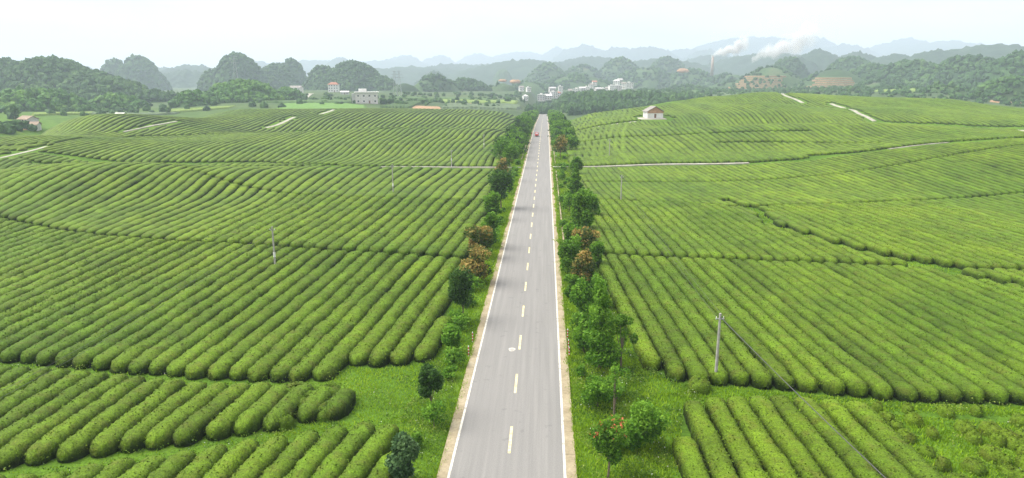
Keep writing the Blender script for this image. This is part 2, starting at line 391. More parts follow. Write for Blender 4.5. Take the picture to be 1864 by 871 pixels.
drape('path', [(4.8, 213), (30, 214), (66, 216.5)], 1.5, M['path'], z=.28, world=True); gap([(4.8, 211), (30, 212), (66, 214.5)], 3.5); drape('path', [(112, 224.6), (122, 226.3), (132, 227.6)], 1.1, M['path'], z=.15, world=True); gap([(66, 215), (92, 219.5), (120, 224.5), (150, 228), (190, 234)], 2.6)
gap(drape('path', [(-30, 296), (0, 290), (45, 279), (85, 268)], 1.1, M['path'], lo=230), 2.4)
gap(drape('path', [(225, 241), (262, 234), (300, 227), (322, 222)], 1.0, M['path'], lo=240, z=.3), 2.6)
drape('path', [(530, 184), (552, 181), (560, 175), (567, 171)], 6, M['path'], lo=600, z=.3)
gap(drape('path', [(484, 233), (505, 229), (520, 222), (536, 214)], 2.2, M['path'], lo=240), 3)
gap(drape('path', [(583, 209), (596, 205), (608, 200)], 2.2, M['path'], lo=240), 3.5)
gap(drape('path', [(1020, 243), (1060, 238), (1100, 230), (1160, 222)], 2.0, M['path'], lo=240), 2.2)
gap(drape('path', [(1400, 169.5), (1425, 174), (1445, 181), (1462, 189)], 2.0, M['path'], lo=330), 3)
gap(drape('path', [(1512, 190), (1535, 197), (1562, 207), (1592, 222)], 2.0, M['path'], lo=330), 3)
gap(drape('path', [(1850, 237), (1864, 240), (1900, 244)], 2.0, M['path'], lo=280), 3)

# ------------------------------------------------------------ tea hedges
def pg(pts): return [gnd(*p) for p in pts]
LINE_L = [pg([(-80, 878), (56, 866), (133, 856), (240, 838), (320, 829), (400, 812), (480, 802), (560, 790), (640, 778)]),
          pg([(-300, 645), (0, 668), (163, 682), (343, 698), (528, 706), (620, 700)]),
          pg([(-400, 365), (0, 413), (74, 421), (161, 431), (257, 439), (386, 447), (440, 450), (578, 460), (713, 468), (835, 476), (900, 480)]),
          pg([(-400, 285), (100, 312), (240, 330), (360, 341), (480, 349), (640, 362), (900, 372)])]
for k, l in enumerate(LINE_L): gap(l, (1.0, .7, .55, .2)[k])
LINE_R = [pg([(1080, 712), (1250, 722), (1400, 726), (1600, 740), (1800, 750), (2000, 762)]),
          pg([(1060, 468), (1300, 480), (1500, 487), (1864, 500), (2100, 508)]),
          pg([(1060, 370), (1200, 373), (1330, 380), (1500, 375), (1864, 362), (2200, 350)]),
          pg([(1050, 336), (1280, 334), (1500, 329), (1700, 320), (1864, 313), (2200, 300)])]
for k, l in enumerate(LINE_R): gap(l, (.3, .5, .4, .35)[k])
gap(pg([(1325, 368), (1380, 387), (1400, 412), (1460, 430), (1540, 455), (1640, 478), (1720, 490)]), 1.5)
gap(pg([(1730, 505), (1800, 518), (1870, 530), (1990, 550)]), 1.2)
def gpix(pts, hw, lo): gap([cast(*p, lo=lo)[:2] for p in pts], hw)
gpix([(60, 300), (300, 299), (480, 298), (620, 303)], 1.0, 200)
gpix([(540, 240), (700, 237), (940, 236)], 1.0, 300)
gpix([(-20, 272), (100, 262), (250, 250), (400, 246)], .8, 260)
gpix([(1480, 291), (1600, 278), (1690, 268), (1780, 262), (1900, 250)], 1.6, 240)
gpix([(1300, 262), (1500, 262), (1600, 262)], .5, 240)
gpix([(1592, 224), (1700, 228), (1864, 234)], 1.6, 330)
gpix([(1040, 262), (1200, 250), (1360, 243), (1500, 240)], .5, 240)
POLYS = [pg([(572, 712), (600, 690), (640, 668), (690, 672), (830, 652), (830, 880), (722, 900), (740, 800), (712, 782), (640, 784), (560, 792), (500, 800), (450, 806), (560, 770), (640, 768), (640, 720)]),
         pg([(1060, 600), (1150, 622), (1180, 672), (1215, 692), (1265, 706), (1340, 704), (1400, 712), (1520, 722), (1640, 734), (1760, 738), (1900, 742), (2100, 750),
             (2100, 800), (1864, 760), (1600, 748), (1530, 744), (1400, 735), (1300, 738), (1242, 744), (1236, 900), (1040, 900)]),
         pg([(1590, 752), (2100, 790), (2100, 1000), (1760, 1000), (1690, 850)])]
def inpoly(X, Y, poly):
    r = np.zeros(np.shape(X), bool); n = len(poly)
    for i in range(n):
        x0, y0 = poly[i]; x1, y1 = poly[(i + 1) % n]
        if y0 == y1: continue
        c = ((y0 > Y) != (y1 > Y)) & (X < (x1 - x0) * (Y - y0) / (y1 - y0) + x0); r ^= c
    return r
def dpoly(X, Y, P):
    d = np.full(np.shape(X), 1e9)
    for i in range(len(P) - 1):
        a, b_ = P[i], P[i + 1]; e = b_ - a; L = (e * e).sum() + 1e-9
        t = np.clip(((X - a[0]) * e[0] + (Y - a[1]) * e[1]) / L, 0, 1)
        d = np.minimum(d, np.hypot(X - a[0] - t * e[0], Y - a[1] - t * e[1]))
    return d
HUT = cast(1190, 216, lo=300)
def masked(X, Y):
    m = np.zeros(X.shape, bool)
    for P, hw in GAPS:
        lo = P.min(0) - 6; hi = P.max(0) + 6
        near = (X > lo[0]) & (X < hi[0]) & (Y > lo[1]) & (Y < hi[1])
        if near.any():
            i = np.nonzero(near)[0]; m[i] |= dpoly(X[i], Y[i], P) < hw * (.8 + .4 * vnoise(X[i] / 3, Y[i] / 3))
    for P in POLYS: m |= inpoly(X, Y, P)
    m |= (X > -7.9 - 1.2 * vnoise(Y / 9, Y * 0)) & (X < 10.2 + 1.0 * vnoise(Y / 8, Y * 0 + 5))
    m |= np.hypot(X - HUT[0], Y - HUT[1]) < 11
    return m
CREST = ([-900, -100, 0, 100, 250, 400, 560, 700, 940, 960, 1030, 1200, 1300, 1400, 1600, 1864, 2400], [330, 330, 345, 420, 480, 560, 585, 590, 590, 500, 445, 450, 500, 545, 545, 520, 520])
rows = []           # (side, X, Y)
def family(side, x_from, x_to, sp, y0, y1, step, fan):
    s = 1 if side == 'R' else -1; x = x_from; r = 0
    while x < x_to:
        Y = np.arange(y0, y1, step); X0 = s * x; X = fan(X0, Y) + .30 * (vnoise(Y / 11, Y * 0 + r * .35) - .5) + .16 * (vnoise(Y / 1.9, Y * 0 + r * 7.3) - .5) + 1.7 * (vnoise(Y / 34 + 9, Y * 0 + x * .018) - .5)
        px, py, z = pix(X, Y, hz(X, Y))
        ok = (px > -420) & (px < 2300) & (py < 990) & ~masked(X, Y)
        ok &= np.hypot(X, Y) < np.interp(px, *CREST)
        i = np.nonzero(ok)[0]
        if len(i):
            cut = np.nonzero(np.diff(i) > 1)[0]
            for g in np.split(i, cut + 1):
                if (g[-1] - g[0]) * step > 2.2: rows.append((side, X[g], Y[g]))
        x += sp * (1 + RNG.uniform(-.05, .05)); r += 1
fanL = lambda X0, Y: X0 + (Y - 60) * np.clip(.045 + (X0 + 23) * .0033, -.11, .11)
fanR = lambda X0, Y: X0 + (Y - 60) * -np.clip(.045 + (X0 - 10) * .0009, .04, .09)
family('L', 2.0, 200, 2.0, 28, 209, .25, fanL)
family('R', 8.5, 235, 1.87, 28, 236, .25, fanR)
family('L', -30, 420, 2.5, 213, 600, 1.0, lambda X0, Y: X0 + (Y - 213) * np.clip(.03 + (X0 + 30) * .0012, -.22, .2) + 3 * np.sin(Y / 60 + X0 / 90))
family('R', 4, 520, 2.3, 217, 600, 1.0, lambda X0, Y: X0 + (Y - 217) * -.03 + 6 * np.sin((Y - 217) / 75) * sstep(20, 150, X0))

def hedge_arrays(X, Y, dist, wd):
    """closed hedge body (arched section, rounded ends) with leaf tufts when it is near"""
    step = .16 if dist < 75 else .24 if dist < 120 else .5 if dist < 180 else 1.1 if dist < 260 else 2.2 if dist < 400 else 3.5
    na = 12 if dist < 75 else 9 if dist < 120 else 7 if dist < 200 else 5
    seg = np.hypot(np.diff(X), np.diff(Y)); s = np.concatenate([[0], np.cumsum(seg)]); L = s[-1]
    n = max(4, int(L / step) + 1); q = np.linspace(0, L, n)
    if n > 6: q = np.sort(np.concatenate([q, [L * 0 + .12, .35, L - .35, L - .12]])) if L > 2 else q
    n = len(q); x = np.interp(q, s, X); y = np.interp(q, s, Y)
    tx, ty = np.gradient(x), np.gradient(y); l = np.hypot(tx, ty) + 1e-9; nx, ny = ty / l, -tx / l
    e = np.minimum(q, L - q); cap = np.sqrt(np.clip(1 - (1 - np.clip(e / (1.4 if x[0] < 0 else .9), 0, 1)) ** 2, 0.05, 1))
    wv = wd * (.86 + .14 * vnoise(q / 1.3 + x[0], q * 0 + x[0]) + .14 * vnoise(q / 4.5 + x[0], q * 0 + x[0] * 2) + .05 * RNG.random(n)) * cap
    fl = 1.0 if dist < 120 else .85 if dist < 200 else .72
    hv = fl * (.98 + .22 * vnoise(q / 1.7 + 40, q * 0 + x[0]) + .12 * vnoise(x / 15, y / 15)) * (.35 + .65 * cap)
    th = np.linspace(0, np.pi, na); pf = .62 if x[0] < 0 else .46; cf = .78 if x[0] < 0 else .66; sm = 1.0 if x[0] < 0 else .6
    ct = np.sign(np.cos(th)) * np.abs(np.cos(th)) ** cf; st = np.sin(th) ** pf
    lat = ct[None, :] * wv[:, None] * .5; up = st[None, :] * hv[:, None]
    PX = x[:, None] + nx[:, None] * lat; PY = y[:, None] + ny[:, None] * lat; PZ = hz(x, y)[:, None] + up - .04
    if dist < 200:
        a = (.12 if dist < 120 else .07) * sm
        j = (fbm(PX * 2.2 + PZ * 1.7, PY * 2.2 - PZ * 1.3, 3) - .5) * 2 * a + RNG.normal(0, a * .26, PX.shape)
        PX = PX + nx[:, None] * ct * j; PY = PY + ny[:, None] * ct * j; PZ = PZ + (st * j) 
    V = np.stack([PX, PY, PZ], -1).reshape(-1, 3)
    V[:na] = V[:na] * .25 + V[:na].mean(0) * .75 - [0, 0, .15]; V[-na:] = V[-na:] * .25 + V[-na:].mean(0) * .75 - [0, 0, .15]
    i = np.arange(n - 1)[:, None] * na + np.arange(na - 1)[None, :]; i = i.ravel()
    F4 = np.stack([i, i + 1, i + na + 1, i + na], -1)
    T = (-.05 + .76 * np.clip(st, 0, 1) ** 1.7)[None, :] + .30 * (vnoise(q / 2.5, q * 0 + x[0] * 3) - .5)[:, None] + RNG.normal(0, .05) + RNG.normal(0, .07, PX.shape)  # tint falls towards the hedge foot: old-leaf colour with gap shade painted in
    T = T.ravel(); Vs = [V]; Ts = [T]; F3 = []
    if dist < 125:
        m = int(L * wd * (36 if dist < 62 else 22 if dist < 85 else 10)); k = RNG.integers(0, n, m); a = RNG.integers(1, na - 1, m)
        C = np.stack([PX[k, a], PY[k, a], PZ[k, a]], -1) + RNG.normal(0, .05, (m, 3)) * [1, 1, .4]
        sz = RNG.uniform(.05, .125, m)[:, None] * (1 if dist < 80 else 1.3)
        d1 = RNG.normal(0, 1, (m, 3)); d1 /= np.linalg.norm(d1, axis=1)[:, None]; d2 = RNG.normal(0, 1, (m, 3)); d2[:, 2] = np.abs(d2[:, 2]); d2 /= np.linalg.norm(d2, axis=1)[:, None]
        VV = np.stack([C - d1 * sz * .6, C + d1 * sz * .6, C + d2 * sz * 1.5], 1).reshape(-1, 3)
        F3 = np.arange(m * 3).reshape(-1, 3) + len(V); Vs.append(VV)
        Ts.append(np.repeat(np.clip(RNG.normal(.62, .26, m) + (RNG.random(m) > .965) * .9, .28, 1.5), 3))
    return np.concatenate(Vs), F4, F3, np.concatenate(Ts)
info = []
for side, X, Y in rows:
    k = len(X) // 2; px, py, z = pix(X, Y, hz(X, Y)); vis = (px > 0) & (px < IW) & (py < IH)
    L = np.hypot(np.diff(X), np.diff(Y)).sum() if len(X) > 1 else 0
    size = (np.hypot(np.diff(px), np.diff(py)) * (FPX * 2 / z[1:]) * vis[1:]).sum()
    info.append(size)
order = np.argsort(-np.array(info)); big = set(order[:296].tolist())
def line_y(line, x):
    a = np.array(line); o_ = np.argsort(a[:, 0]); return float(np.interp(x, a[o_, 0], a[o_, 1]))
ORD = ['', 'first', 'second', 'third', 'fourth', 'fifth', 'sixth', 'seventh', 'eighth', 'ninth', 'tenth', 'eleventh', 'twelfth', 'thirteenth', 'fourteenth', 'fifteenth', 'sixteenth', 'seventeenth', 'eighteenth', 'nineteenth']
TENS = {2: 'twent', 3: 'thirt', 4: 'fort', 5: 'fift', 6: 'sixt', 7: 'sevent', 8: 'eight', 9: 'ninet'}
def ordinal(n):
    if n < 20: return ORD[n]
    if n >= 100: return 'hundred and ' + (ordinal(n - 100) if n > 100 else 'zeroth')
    t, u = divmod(n, 10); return TENS[t] + ('ieth' if u == 0 else 'y-' + ORD[u])
BL = {('L', 0): 'bottom left corner block', ('L', 1): 'block by the left grass patch', ('L', 2): 'left block at nearest pole',
      ('L', 3): 'left block beyond nearest pole', ('L', 4): 'left block before cross path',
      ('R', 0): 'bottom right block', ('R', 1): 'right block behind nearest pole', ('R', 2): 'second right block from grass lane',
      ('R', 3): 'third right block from grass lane', ('R', 4): 'right block before cross path',
      ('L', 5): 'left block beyond cross path', ('R', 5): 'right block beyond cross path'}
blocks = {}; mass = [[], [], [], []]; nv = 0
for r, (side, X, Y) in enumerate(rows):
    near = np.hypot(X - CX, Y).min(); wd = (1.98 if side == 'L' else 1.72) if Y[0] < 212 else (2.5 if side == 'L' else 2.28)
    if side == 'L' and Y[0] < 212: wd *= 1 + .0033 * (Y.mean() - 60)
    if r in big:
        xm, ym = X[len(X) // 2], Y[len(X) // 2]; LN = LINE_L if side == 'L' else LINE_R
        b_ = sum(ym > line_y(l, xm) for l in LN)
        if Y[0] > 212: b_ = 5
        blocks.setdefault((side, b_), []).append((abs(xm), r, near, wd))
    else:
        # the far mass, split in pieces so detail follows distance
        V, F4, F3, T = hedge_arrays(X, Y, max(near, 60) if near > 120 else near, wd)
        mass[0].append(V); mass[1].append(F4 + nv); mass[3].append(T)
        if len(F3): mass[2].append(F3 + nv)
        nv += len(V)
for key, lst in blocks.items():
    lst.sort()
    for k, (xm, r, near, wd) in enumerate(lst):
        _, X, Y = rows[r]; V, F4, F3, T = hedge_arrays(X, Y, near, wd)
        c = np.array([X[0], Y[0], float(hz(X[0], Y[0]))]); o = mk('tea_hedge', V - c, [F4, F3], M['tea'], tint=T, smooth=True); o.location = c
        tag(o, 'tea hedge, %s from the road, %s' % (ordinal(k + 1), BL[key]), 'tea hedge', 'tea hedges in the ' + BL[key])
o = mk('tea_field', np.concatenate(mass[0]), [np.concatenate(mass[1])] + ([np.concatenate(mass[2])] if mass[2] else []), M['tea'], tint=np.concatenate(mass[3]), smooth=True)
tag(o, 'clipped rows of tea covering the farther fields and hill slopes', 'tea field', kind='stuff')
print('rows', len(rows), 'mass verts', nv, {k: len(v) for k, v in blocks.items()})

# ------------------------------------------------------------ leaf clouds: trees, shrubs
def leaves(C, size, up_bias=.3, droop=0):
    m = len(C); sz = (size * RNG.uniform(.6, 1.3, m))[:, None]
    a = RNG.normal(0, 1, (m, 3)); a[:, 2] *= .6; a /= np.linalg.norm(a, axis=1)[:, None]
    b_ = RNG.normal(0, 1, (m, 3)); b_[:, 2] -= droop; b_ -= (a * b_).sum(1)[:, None] * a; b_ /= np.linalg.norm(b_, axis=1)[:, None]
    V = np.stack([C - a * sz * .5, C - b_ * sz * .28, C + a * sz * .5, C + b_ * sz * .28], 1).reshape(-1, 3)
    return V, np.arange(m * 4).reshape(-1, 4)
def crown_pts(lobes, n):
    """points through leafy lobes, denser near their surface; tint = clump tone + leaf tone"""
    vol = np.array([l[3] * l[4] for l in lobes]); k = RNG.choice(len(lobes), n, p=vol / vol.sum())
    L = np.array(lobes)[k]; d = RNG.normal(0, 1, (n, 3)); d /= np.linalg.norm(d, axis=1)[:, None]
    r = RNG.uniform(.45, 1.0, n) ** .6; r *= .75 + .5 * fbm(d[:, 0] * 2.5 + L[:, 0] * 3 + 9, d[:, 1] * 2.5 + d[:, 2] * 2 + L[:, 1] * 3 + 9, 2)
    P = L[:, :3] + d * np.stack([L[:, 3], L[:, 3], L[:, 4]], -1) * r[:, None]
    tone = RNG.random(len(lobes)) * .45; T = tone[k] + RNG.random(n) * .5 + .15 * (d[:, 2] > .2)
    return P, np.clip(T, 0, 1)
def tree(name, x, y, h, w, kind, label, cat, group=None, leaf=.22, n=1600, trunk=.22, shape='round', flowers=0):
    z = float(hz(x, y)); root = empty(name, (x, y, z), random.uniform(0, 6.28)); tag(root, label, cat, group)
    lobes = []; r = w / 2; tb = h * trunk
    if shape == 'round':
        for q in range(12):
            a = random.uniform(0, 6.28); d = r * random.uniform(.22, .66); zz = tb + (h - tb) * random.uniform(.2, .85)
            lobes.append((d * math.cos(a), d * math.sin(a), zz, r * random.uniform(.34, .55), (h - tb) * random.uniform(.17, .29)))
        lobes.append((0, 0, h - (h - tb) * .27, r * .45, (h - tb) * .27))
    elif shape == 'column':
        nq = 12
        for q in range(nq):
            t = q / (nq - 1); a = random.uniform(0, 6.28); d = r * .35 * (1 - .6 * t); zz = tb + (h - tb) * (.1 + .82 * t)
            lobes.append((d * math.cos(a), d * math.sin(a), zz, r * (.85 - .55 * t) * random.uniform(.75, 1.1), (h - tb) * .12))
    elif shape == 'cone':
        nq = 14
        for q in range(nq):
            t = q / (nq - 1); a = q * 2.4; d = r * .5 * (1 - t); zz = tb + (h - tb) * (.06 + .88 * t)
            lobes.append((d * math.cos(a), d * math.sin(a), zz, r * (.75 - .62 * t) * random.uniform(.8, 1.15), (h - tb) * .085))
    elif shape == 'loose':
        for q in range(12):
            a = random.uniform(0, 6.28); d = r * random.uniform(.1, .8); zz = tb + (h - tb) * random.uniform(.1, .92)
            lobes.append((d * math.cos(a), d * math.sin(a), zz, r * random.uniform(.2, .34), (h - tb) * random.uniform(.08, .15)))
    P, T = crown_pts(lobes, n); V, F = leaves(P, leaf * 1.25); T = np.repeat(np.clip((T - .5) * 1.35 + .55, 0, 1), 4)
    mk('crown', V, [F], M[kind], root, tint=T)
    if flowers:
        top = P[(P[:, 2] > h * .70)]; top = top[RNG.permutation(len(top))[:flowers]] * [1.04, 1.04, 1.03]
        k = RNG.integers(0, 9, len(top)); V, F = leaves(np.repeat(top, 4, 0) + RNG.normal(0, .07, (len(top) * 4, 3)), .14)
        mk('blossom', V, [F], M['flower'], root, tint=RNG.random(len(V)))
    bm = bmesh.new(); tr = max(.03, h * .016); cyl(bm, (0, 0, -.1), (random.uniform(-.05, .05) * h, 0, h * .55), tr * 1.3, tr * .6, 7)
    for q in range(6):
        l = lobes[q]; s0 = random.uniform(.15, .5); cyl(bm, (0, 0, h * s0 * .8), (l[0] * .8, l[1] * .8, l[2]), tr * .6, tr * .18, 5)
    bmo('trunk', bm, M['bark'], root)
    return root
def P0(px, py, z=0): return gnd(px, py, z)
GL, GR = 'trees along the left verge', 'trees along the right verge'
def t_at(px, py, hpx, wpx, *a, **k):
    x, y = P0(px, py); dep = float(pix(x, y, 0)[2]); k['n'] = int(k['n'] * 1.5); return tree(k.pop('name'), x, y, hpx * dep / FPX * 1.08, wpx * dep / FPX * 1.0, *a, **k)
t_at(785, 757, 92, 50, 'leaf_dark', 'small round dark green tree on thin pale stems at left verge', 'tree', GL, name='round_tree', leaf=.2, n=2400, trunk=.36)
t_at(730, 878, 86, 66, 'leaf_blue', 'grey-green rounded bush at the end of the bottom left tea rows', 'bush', name='round_bush', leaf=.22, n=3600, trunk=.05)
t_at(843, 582, 86, 52, 'leaf_dark', 'dark oval tree below the two bronze trees, left verge', 'tree', GL, name='oval_tree', leaf=.24, n=2600, trunk=.22)
t_at(866, 515, 62, 66, 'leaf_bronze', 'lower of two orange-bronze leaved trees left of the road', 'tree', GL, name='bronze_tree', leaf=.32, n=1900, trunk=.08)
t_at(872, 470, 55, 58, 'leaf_bronze', 'upper of two orange-bronze leaved trees left of the road', 'tree', GL, name='bronze_tree', leaf=.34, n=1700, trunk=.08)
t_at(892, 452, 62, 40, 'leaf', 'plain green tree between the bronze trees and the road', 'tree', GL, name='verge_tree', leaf=.34, n=1700, trunk=.1)
t_at(912, 380, 64, 48, 'leaf_dark', 'large very dark tree left of the road above the bronze pair', 'tree', GL, name='dark_tree', leaf=.42, n=1700, trunk=.1)
t_at(917, 330, 38, 34, 'leaf_bronze', 'small reddish tree just below the left end of the cross path', 'tree', GL, name='reddish_tree', leaf=.45, n=900, trunk=.1)
t_at(928, 306, 40, 34, 'leaf', 'green tree at the corner of road and left cross path', 'tree', GL, name='verge_tree', leaf=.5, n=900, trunk=.1)
t_at(1107, 868, 104, 74, 'leaf', 'small round tree topped with red blossom, nearest on the right verge', 'tree', GR, name='flowering_tree', leaf=.17, n=3400, trunk=.36, flowers=75)
t_at(1092, 668, 150, 66, 'leaf_light', 'tall narrow bright green tree on the right verge', 'tree', GR, name='column_tree', leaf=.2, n=6500, trunk=.06, shape='column')
t_at(1130, 668, 92, 70, 'leaf', 'airy light green tree right beside the tall narrow tree', 'tree', GR, name='airy_tree', leaf=.18, n=1500, trunk=.12, shape='loose')
t_at(1118, 762, 110, 62, 'leaf_light', 'spindly pale sapling below the tall narrow tree', 'tree', GR, name='sapling', leaf=.14, n=750, trunk=.2, shape='loose')
t_at(1163, 812, 84, 92, 'leaf_light', 'wide leafy bush to the right of the flowering tree', 'bush', name='wide_bush', leaf=.2, n=4200, trunk=.02)
t_at(1088, 740, 52, 70, 'leaf_light', 'low bright green bush above the flowering tree', 'bush', name='low_bush', leaf=.18, n=1800, trunk=.02)
t_at(1062, 580, 62, 62, 'leaf_light', 'bright light green tree below the right bronze tree', 'tree', GR, name='bright_tree', leaf=.28, n=2200, trunk=.06)
t_at(1060, 522, 64, 54, 'leaf_bronze', 'lower orange-bronze leaved tree right of the road', 'tree', GR, name='bronze_tree', leaf=.3, n=1800, trunk=.1)
t_at(1042, 498, 64, 48, 'leaf', 'green tree hugging the road edge beside the right bronze trees', 'tree', GR, name='verge_tree', leaf=.32, n=1700, trunk=.08)
t_at(1064, 468, 50, 54, 'leaf_bronze', 'upper orange-bronze leaved tree right of the road', 'tree', GR, name='bronze_tree', leaf=.34, n=1500, trunk=.1)
t_at(1060, 425, 78, 46, 'leaf', 'large spreading green tree above the right bronze trees', 'tree', GR, name='spreading_tree', leaf=.38, n=3000, trunk=.08)
t_at(1048, 360, 58, 32, 'leaf', 'green upright tree just below the right cross path', 'tree', GR, name='upright_tree', leaf=.42, n=1600, trunk=.08, shape='cone')
t_at(1036, 385, 30, 26, 'leaf_light', 'small bright shrub at the foot of the spreading green tree', 'shrub', name='small_shrub', leaf=.35, n=420, trunk=.03)
t_at(1020, 287, 36, 32, 'leaf_bronze', 'rounded reddish tree right of the road past the cross path', 'tree', GR, name='reddish_tree', leaf=.5, n=900, trunk=.06)
for k, (px, py, hp, wp, kd, lb) in enumerate([(1050, 322, 34, 28, 'leaf', 'small green tree closest below the right cross path'), (1078, 400, 44, 30, 'leaf_light', 'bright tree at the hedge ends beside the spreading green tree'), (1040, 448, 40, 30, 'leaf_light', 'bright small tree at the road edge above the bronze pair'),
        (1085, 492, 50, 32, 'leaf', 'green tree between the right bronze trees and the hedges'), (1090, 560, 54, 38, 'leaf', 'green tree behind the bright light green tree'), (1046, 545, 44, 36, 'leaf', 'round shrub-like tree by the small white marker stone'),
        (1062, 640, 60, 44, 'leaf_light', 'bright bushy tree left of the tall narrow tree'), (897, 400, 46, 34, 'leaf', 'green tree just below the large very dark left tree'), (905, 345, 34, 28, 'leaf_dark', 'dark small tree between reddish tree and large dark left tree'), (822, 640, 40, 34, 'leaf_light', 'bright small tree at the right end of the left hedges')]):
    t_at(px, py, hp, wp, kd, lb, 'tree', GL if px < 950 else GR, name='verge_tree', leaf=.3 if py > 450 else .42, n=1300, trunk=.06)
# the far avenue: ranks of trees either side of the road
kinds = ['leaf', 'leaf', 'leaf_dark', 'leaf', 'conifer']
for side, s in (('left', -1), ('right', 1)):
    y = 232 if s < 0 else 262; k = 0
    while y < 760:
        for rank in (0, 1):
            if rank == 1 and k % 2: continue
            x = s * (8.0 + 4.4 * rank + random.uniform(-.7, .9)); kd = kinds[(k * 3 + rank) % 5]; h = random.uniform(4.4, 7.4)
            pos = ['inner', 'outer'][rank]
            tree('avenue_tree', x, y + random.uniform(-1.5, 1.5), h, random.uniform(5.8, 8.0), kd,
                 '%s tree, %s from the cross path in the %s rank of the %s avenue' % ({'leaf_dark': 'dark green', 'leaf': 'green', 'conifer': 'pointed dark'}[kd], ordinal((k // 2 if rank else k) + 1), pos, side),
                 'tree', 'avenue trees on the %s of the far road' % side, leaf=.62 if y < 400 else .95, n=800 if y < 400 else 330, trunk=.03, shape='cone' if kd == 'conifer' else 'round')
        y += random.uniform(6.2, 9.5) * (1 if y < 420 else 1.35); k += 1
# low shrubs on the verges
nL = nR = 0
SH = []
for y in np.arange(44, 235, 4.2):
    for s in (-1, 1):
        if random.random() < .78: SH.append((s, float(y + random.uniform(-2, 2))))
cl = cr_ = 0
for s, y in SH:
    x = s * random.uniform(5.9, 7.4) if s < 0 else random.uniform(5.9, 9.8); w_ = random.uniform(1.1, 2.9)
    if s < 0: cl += 1; c = cl
    else: cr_ += 1; c = cr_
    kd = random.choice(['leaf', 'leaf_light', 'leaf_light', 'leaf_light', 'leaf'])
    tree('verge_shrub', x, y, w_ * random.uniform(.55, .9), w_, kd, 'low %s shrub, %s up the %s verge from the bottom' % ({'leaf': 'green', 'leaf_light': 'bright green', 'leaf_blue': 'grey-green'}[kd], ordinal(c), 'left' if s < 0 else 'right'),
         'shrub', 'low shrubs along the %s verge' % ('left' if s < 0 else 'right'), leaf=.15 + y * .0013, n=int(620 if y < 90 else 260), trunk=.01)
# stray tea bushes in the rough grass at lower right, and knots at the left grass
def teabush(x, y, w_, h, label, group, near=50):
    n = 26; th = np.linspace(0, 2 * np.pi, n + 1)[:-1]; ph = np.linspace(0, np.pi / 2, 9); A, B = np.meshgrid(th, ph, indexing='ij')
    r = 1 + .35 * (fbm(np.cos(A) * 1.6 + x, np.sin(A) * 1.6 + y + B, 3) - .5)
    X = np.cos(A) * np.cos(B) ** .7 * w_ / 2 * r; Y = np.sin(A) * np.cos(B) ** .7 * w_ / 2 * r * 1.25; Z = np.sin(B) ** .8 * h * r
    V = np.stack([X, Y, Z], -1).reshape(-1, 3) + RNG.normal(0, .03, (n * 9, 3)); F = []
    for i in range(n):
        for j in range(8): a = i * 9 + j; b_ = ((i + 1) % n) * 9 + j; F.append((a, b_, b_ + 1, a + 1))
    m = int(w_ * w_ * 90); k = RNG.integers(0, len(V), m); C = V[k] + RNG.normal(0, .09, (m, 3)); LV, LF = leaves(C, .16)
    T = np.concatenate([np.full(len(V), .6), np.repeat(np.clip(RNG.normal(.85, .35, m), .2, 1.5), 4)])
    o = mk('tea_bush', np.concatenate([V, LV]), [np.array(F), LF + len(V)], M['tea'], tint=T, smooth=True); o.location = (x, y, float(hz(x, y)) - .03)
    tag(o, label, 'tea bush', group); return o
for k, (px, py, w_) in enumerate([(600, 722, 2.2), (552, 738, 2.6), (598, 755, 2.0), (520, 776, 1.3), (540, 720, 2.4)]):
    x, y = gnd(px, py); teabush(x, y, w_, .95, ['round tea bush at the tip of the left grass patch', 'round tea bush in the left knot, lower of its pair', 'bright round tea bush, lowest right of the left knot', 'smallest tea bush of the left knot', 'round tea bush nearest the hedge ends in the left knot'][k], 'round tea bushes by the left grass patch')
k = 0
for row in range(8):
    px0, py0 = [(1560, 752), (1600, 750), (1650, 752), (1720, 756), (1780, 757), (1840, 760), (1800, 790), (1860, 800)][row]
    for q in range(13):
        px = px0 + q * 17 + random.uniform(-5, 5); py = py0 + q * 15 + random.uniform(-3, 3)
        if random.random() < .36 or px > 1900 or py > 890: continue
        k += 1; x, y = gnd(px, py)
        teabush(x, y, random.uniform(.8, 1.5), random.uniform(.5, .85), 'scraggly tea bush, %s along broken row %s in the lower right grass' % (ordinal(q + 1), ordinal(row + 1)), 'scraggly tea bushes in the lower right grass')
x, y = gnd(1272, 708); teabush(x, y, 1.9, 1.0, 'dense tea bush standing alone just left of the nearest right pole', None)

# ------------------------------------------------------------ grass (uncountable)
def grass_pts(n, x0, x1, y0, y1, pred):
    X = RNG.uniform(x0, x1, n); Y = RNG.uniform(y0, y1, n); k = pred(X, Y); return X[k], Y[k]
gx, gy = [], []
for a in [(60000, -30, -4.95, 32, 110, lambda X, Y: inpoly(X, Y, POLYS[0]) | (X > -8.6)),
          (26000, -10, -4.95, 100, 250, lambda X, Y: X > -9.5),
          (34000, 4.95, 11.5, 34, 110, lambda X, Y: X > 4.9), (26000, 4.95, 11.5, 100, 250, lambda X, Y: X > 4.9),
          (90000, 8, 60, 30, 64, lambda X, Y: inpoly(X, Y, POLYS[1]) | inpoly(X, Y, POLYS[2]))]:
    X, Y = grass_pts(*a); gx.append(X); gy.append(Y)
for sx in (-1, 1):
    Y = RNG.uniform(32, 260, 16000); q = np.abs(RNG.normal(0, 1, 16000)) * .16 * fbm(Y / 2.2, Y * 0 + sx * 5, 3) ** 2 * 3; gx.append(sx * (4.9 - q)); gy.append(Y)
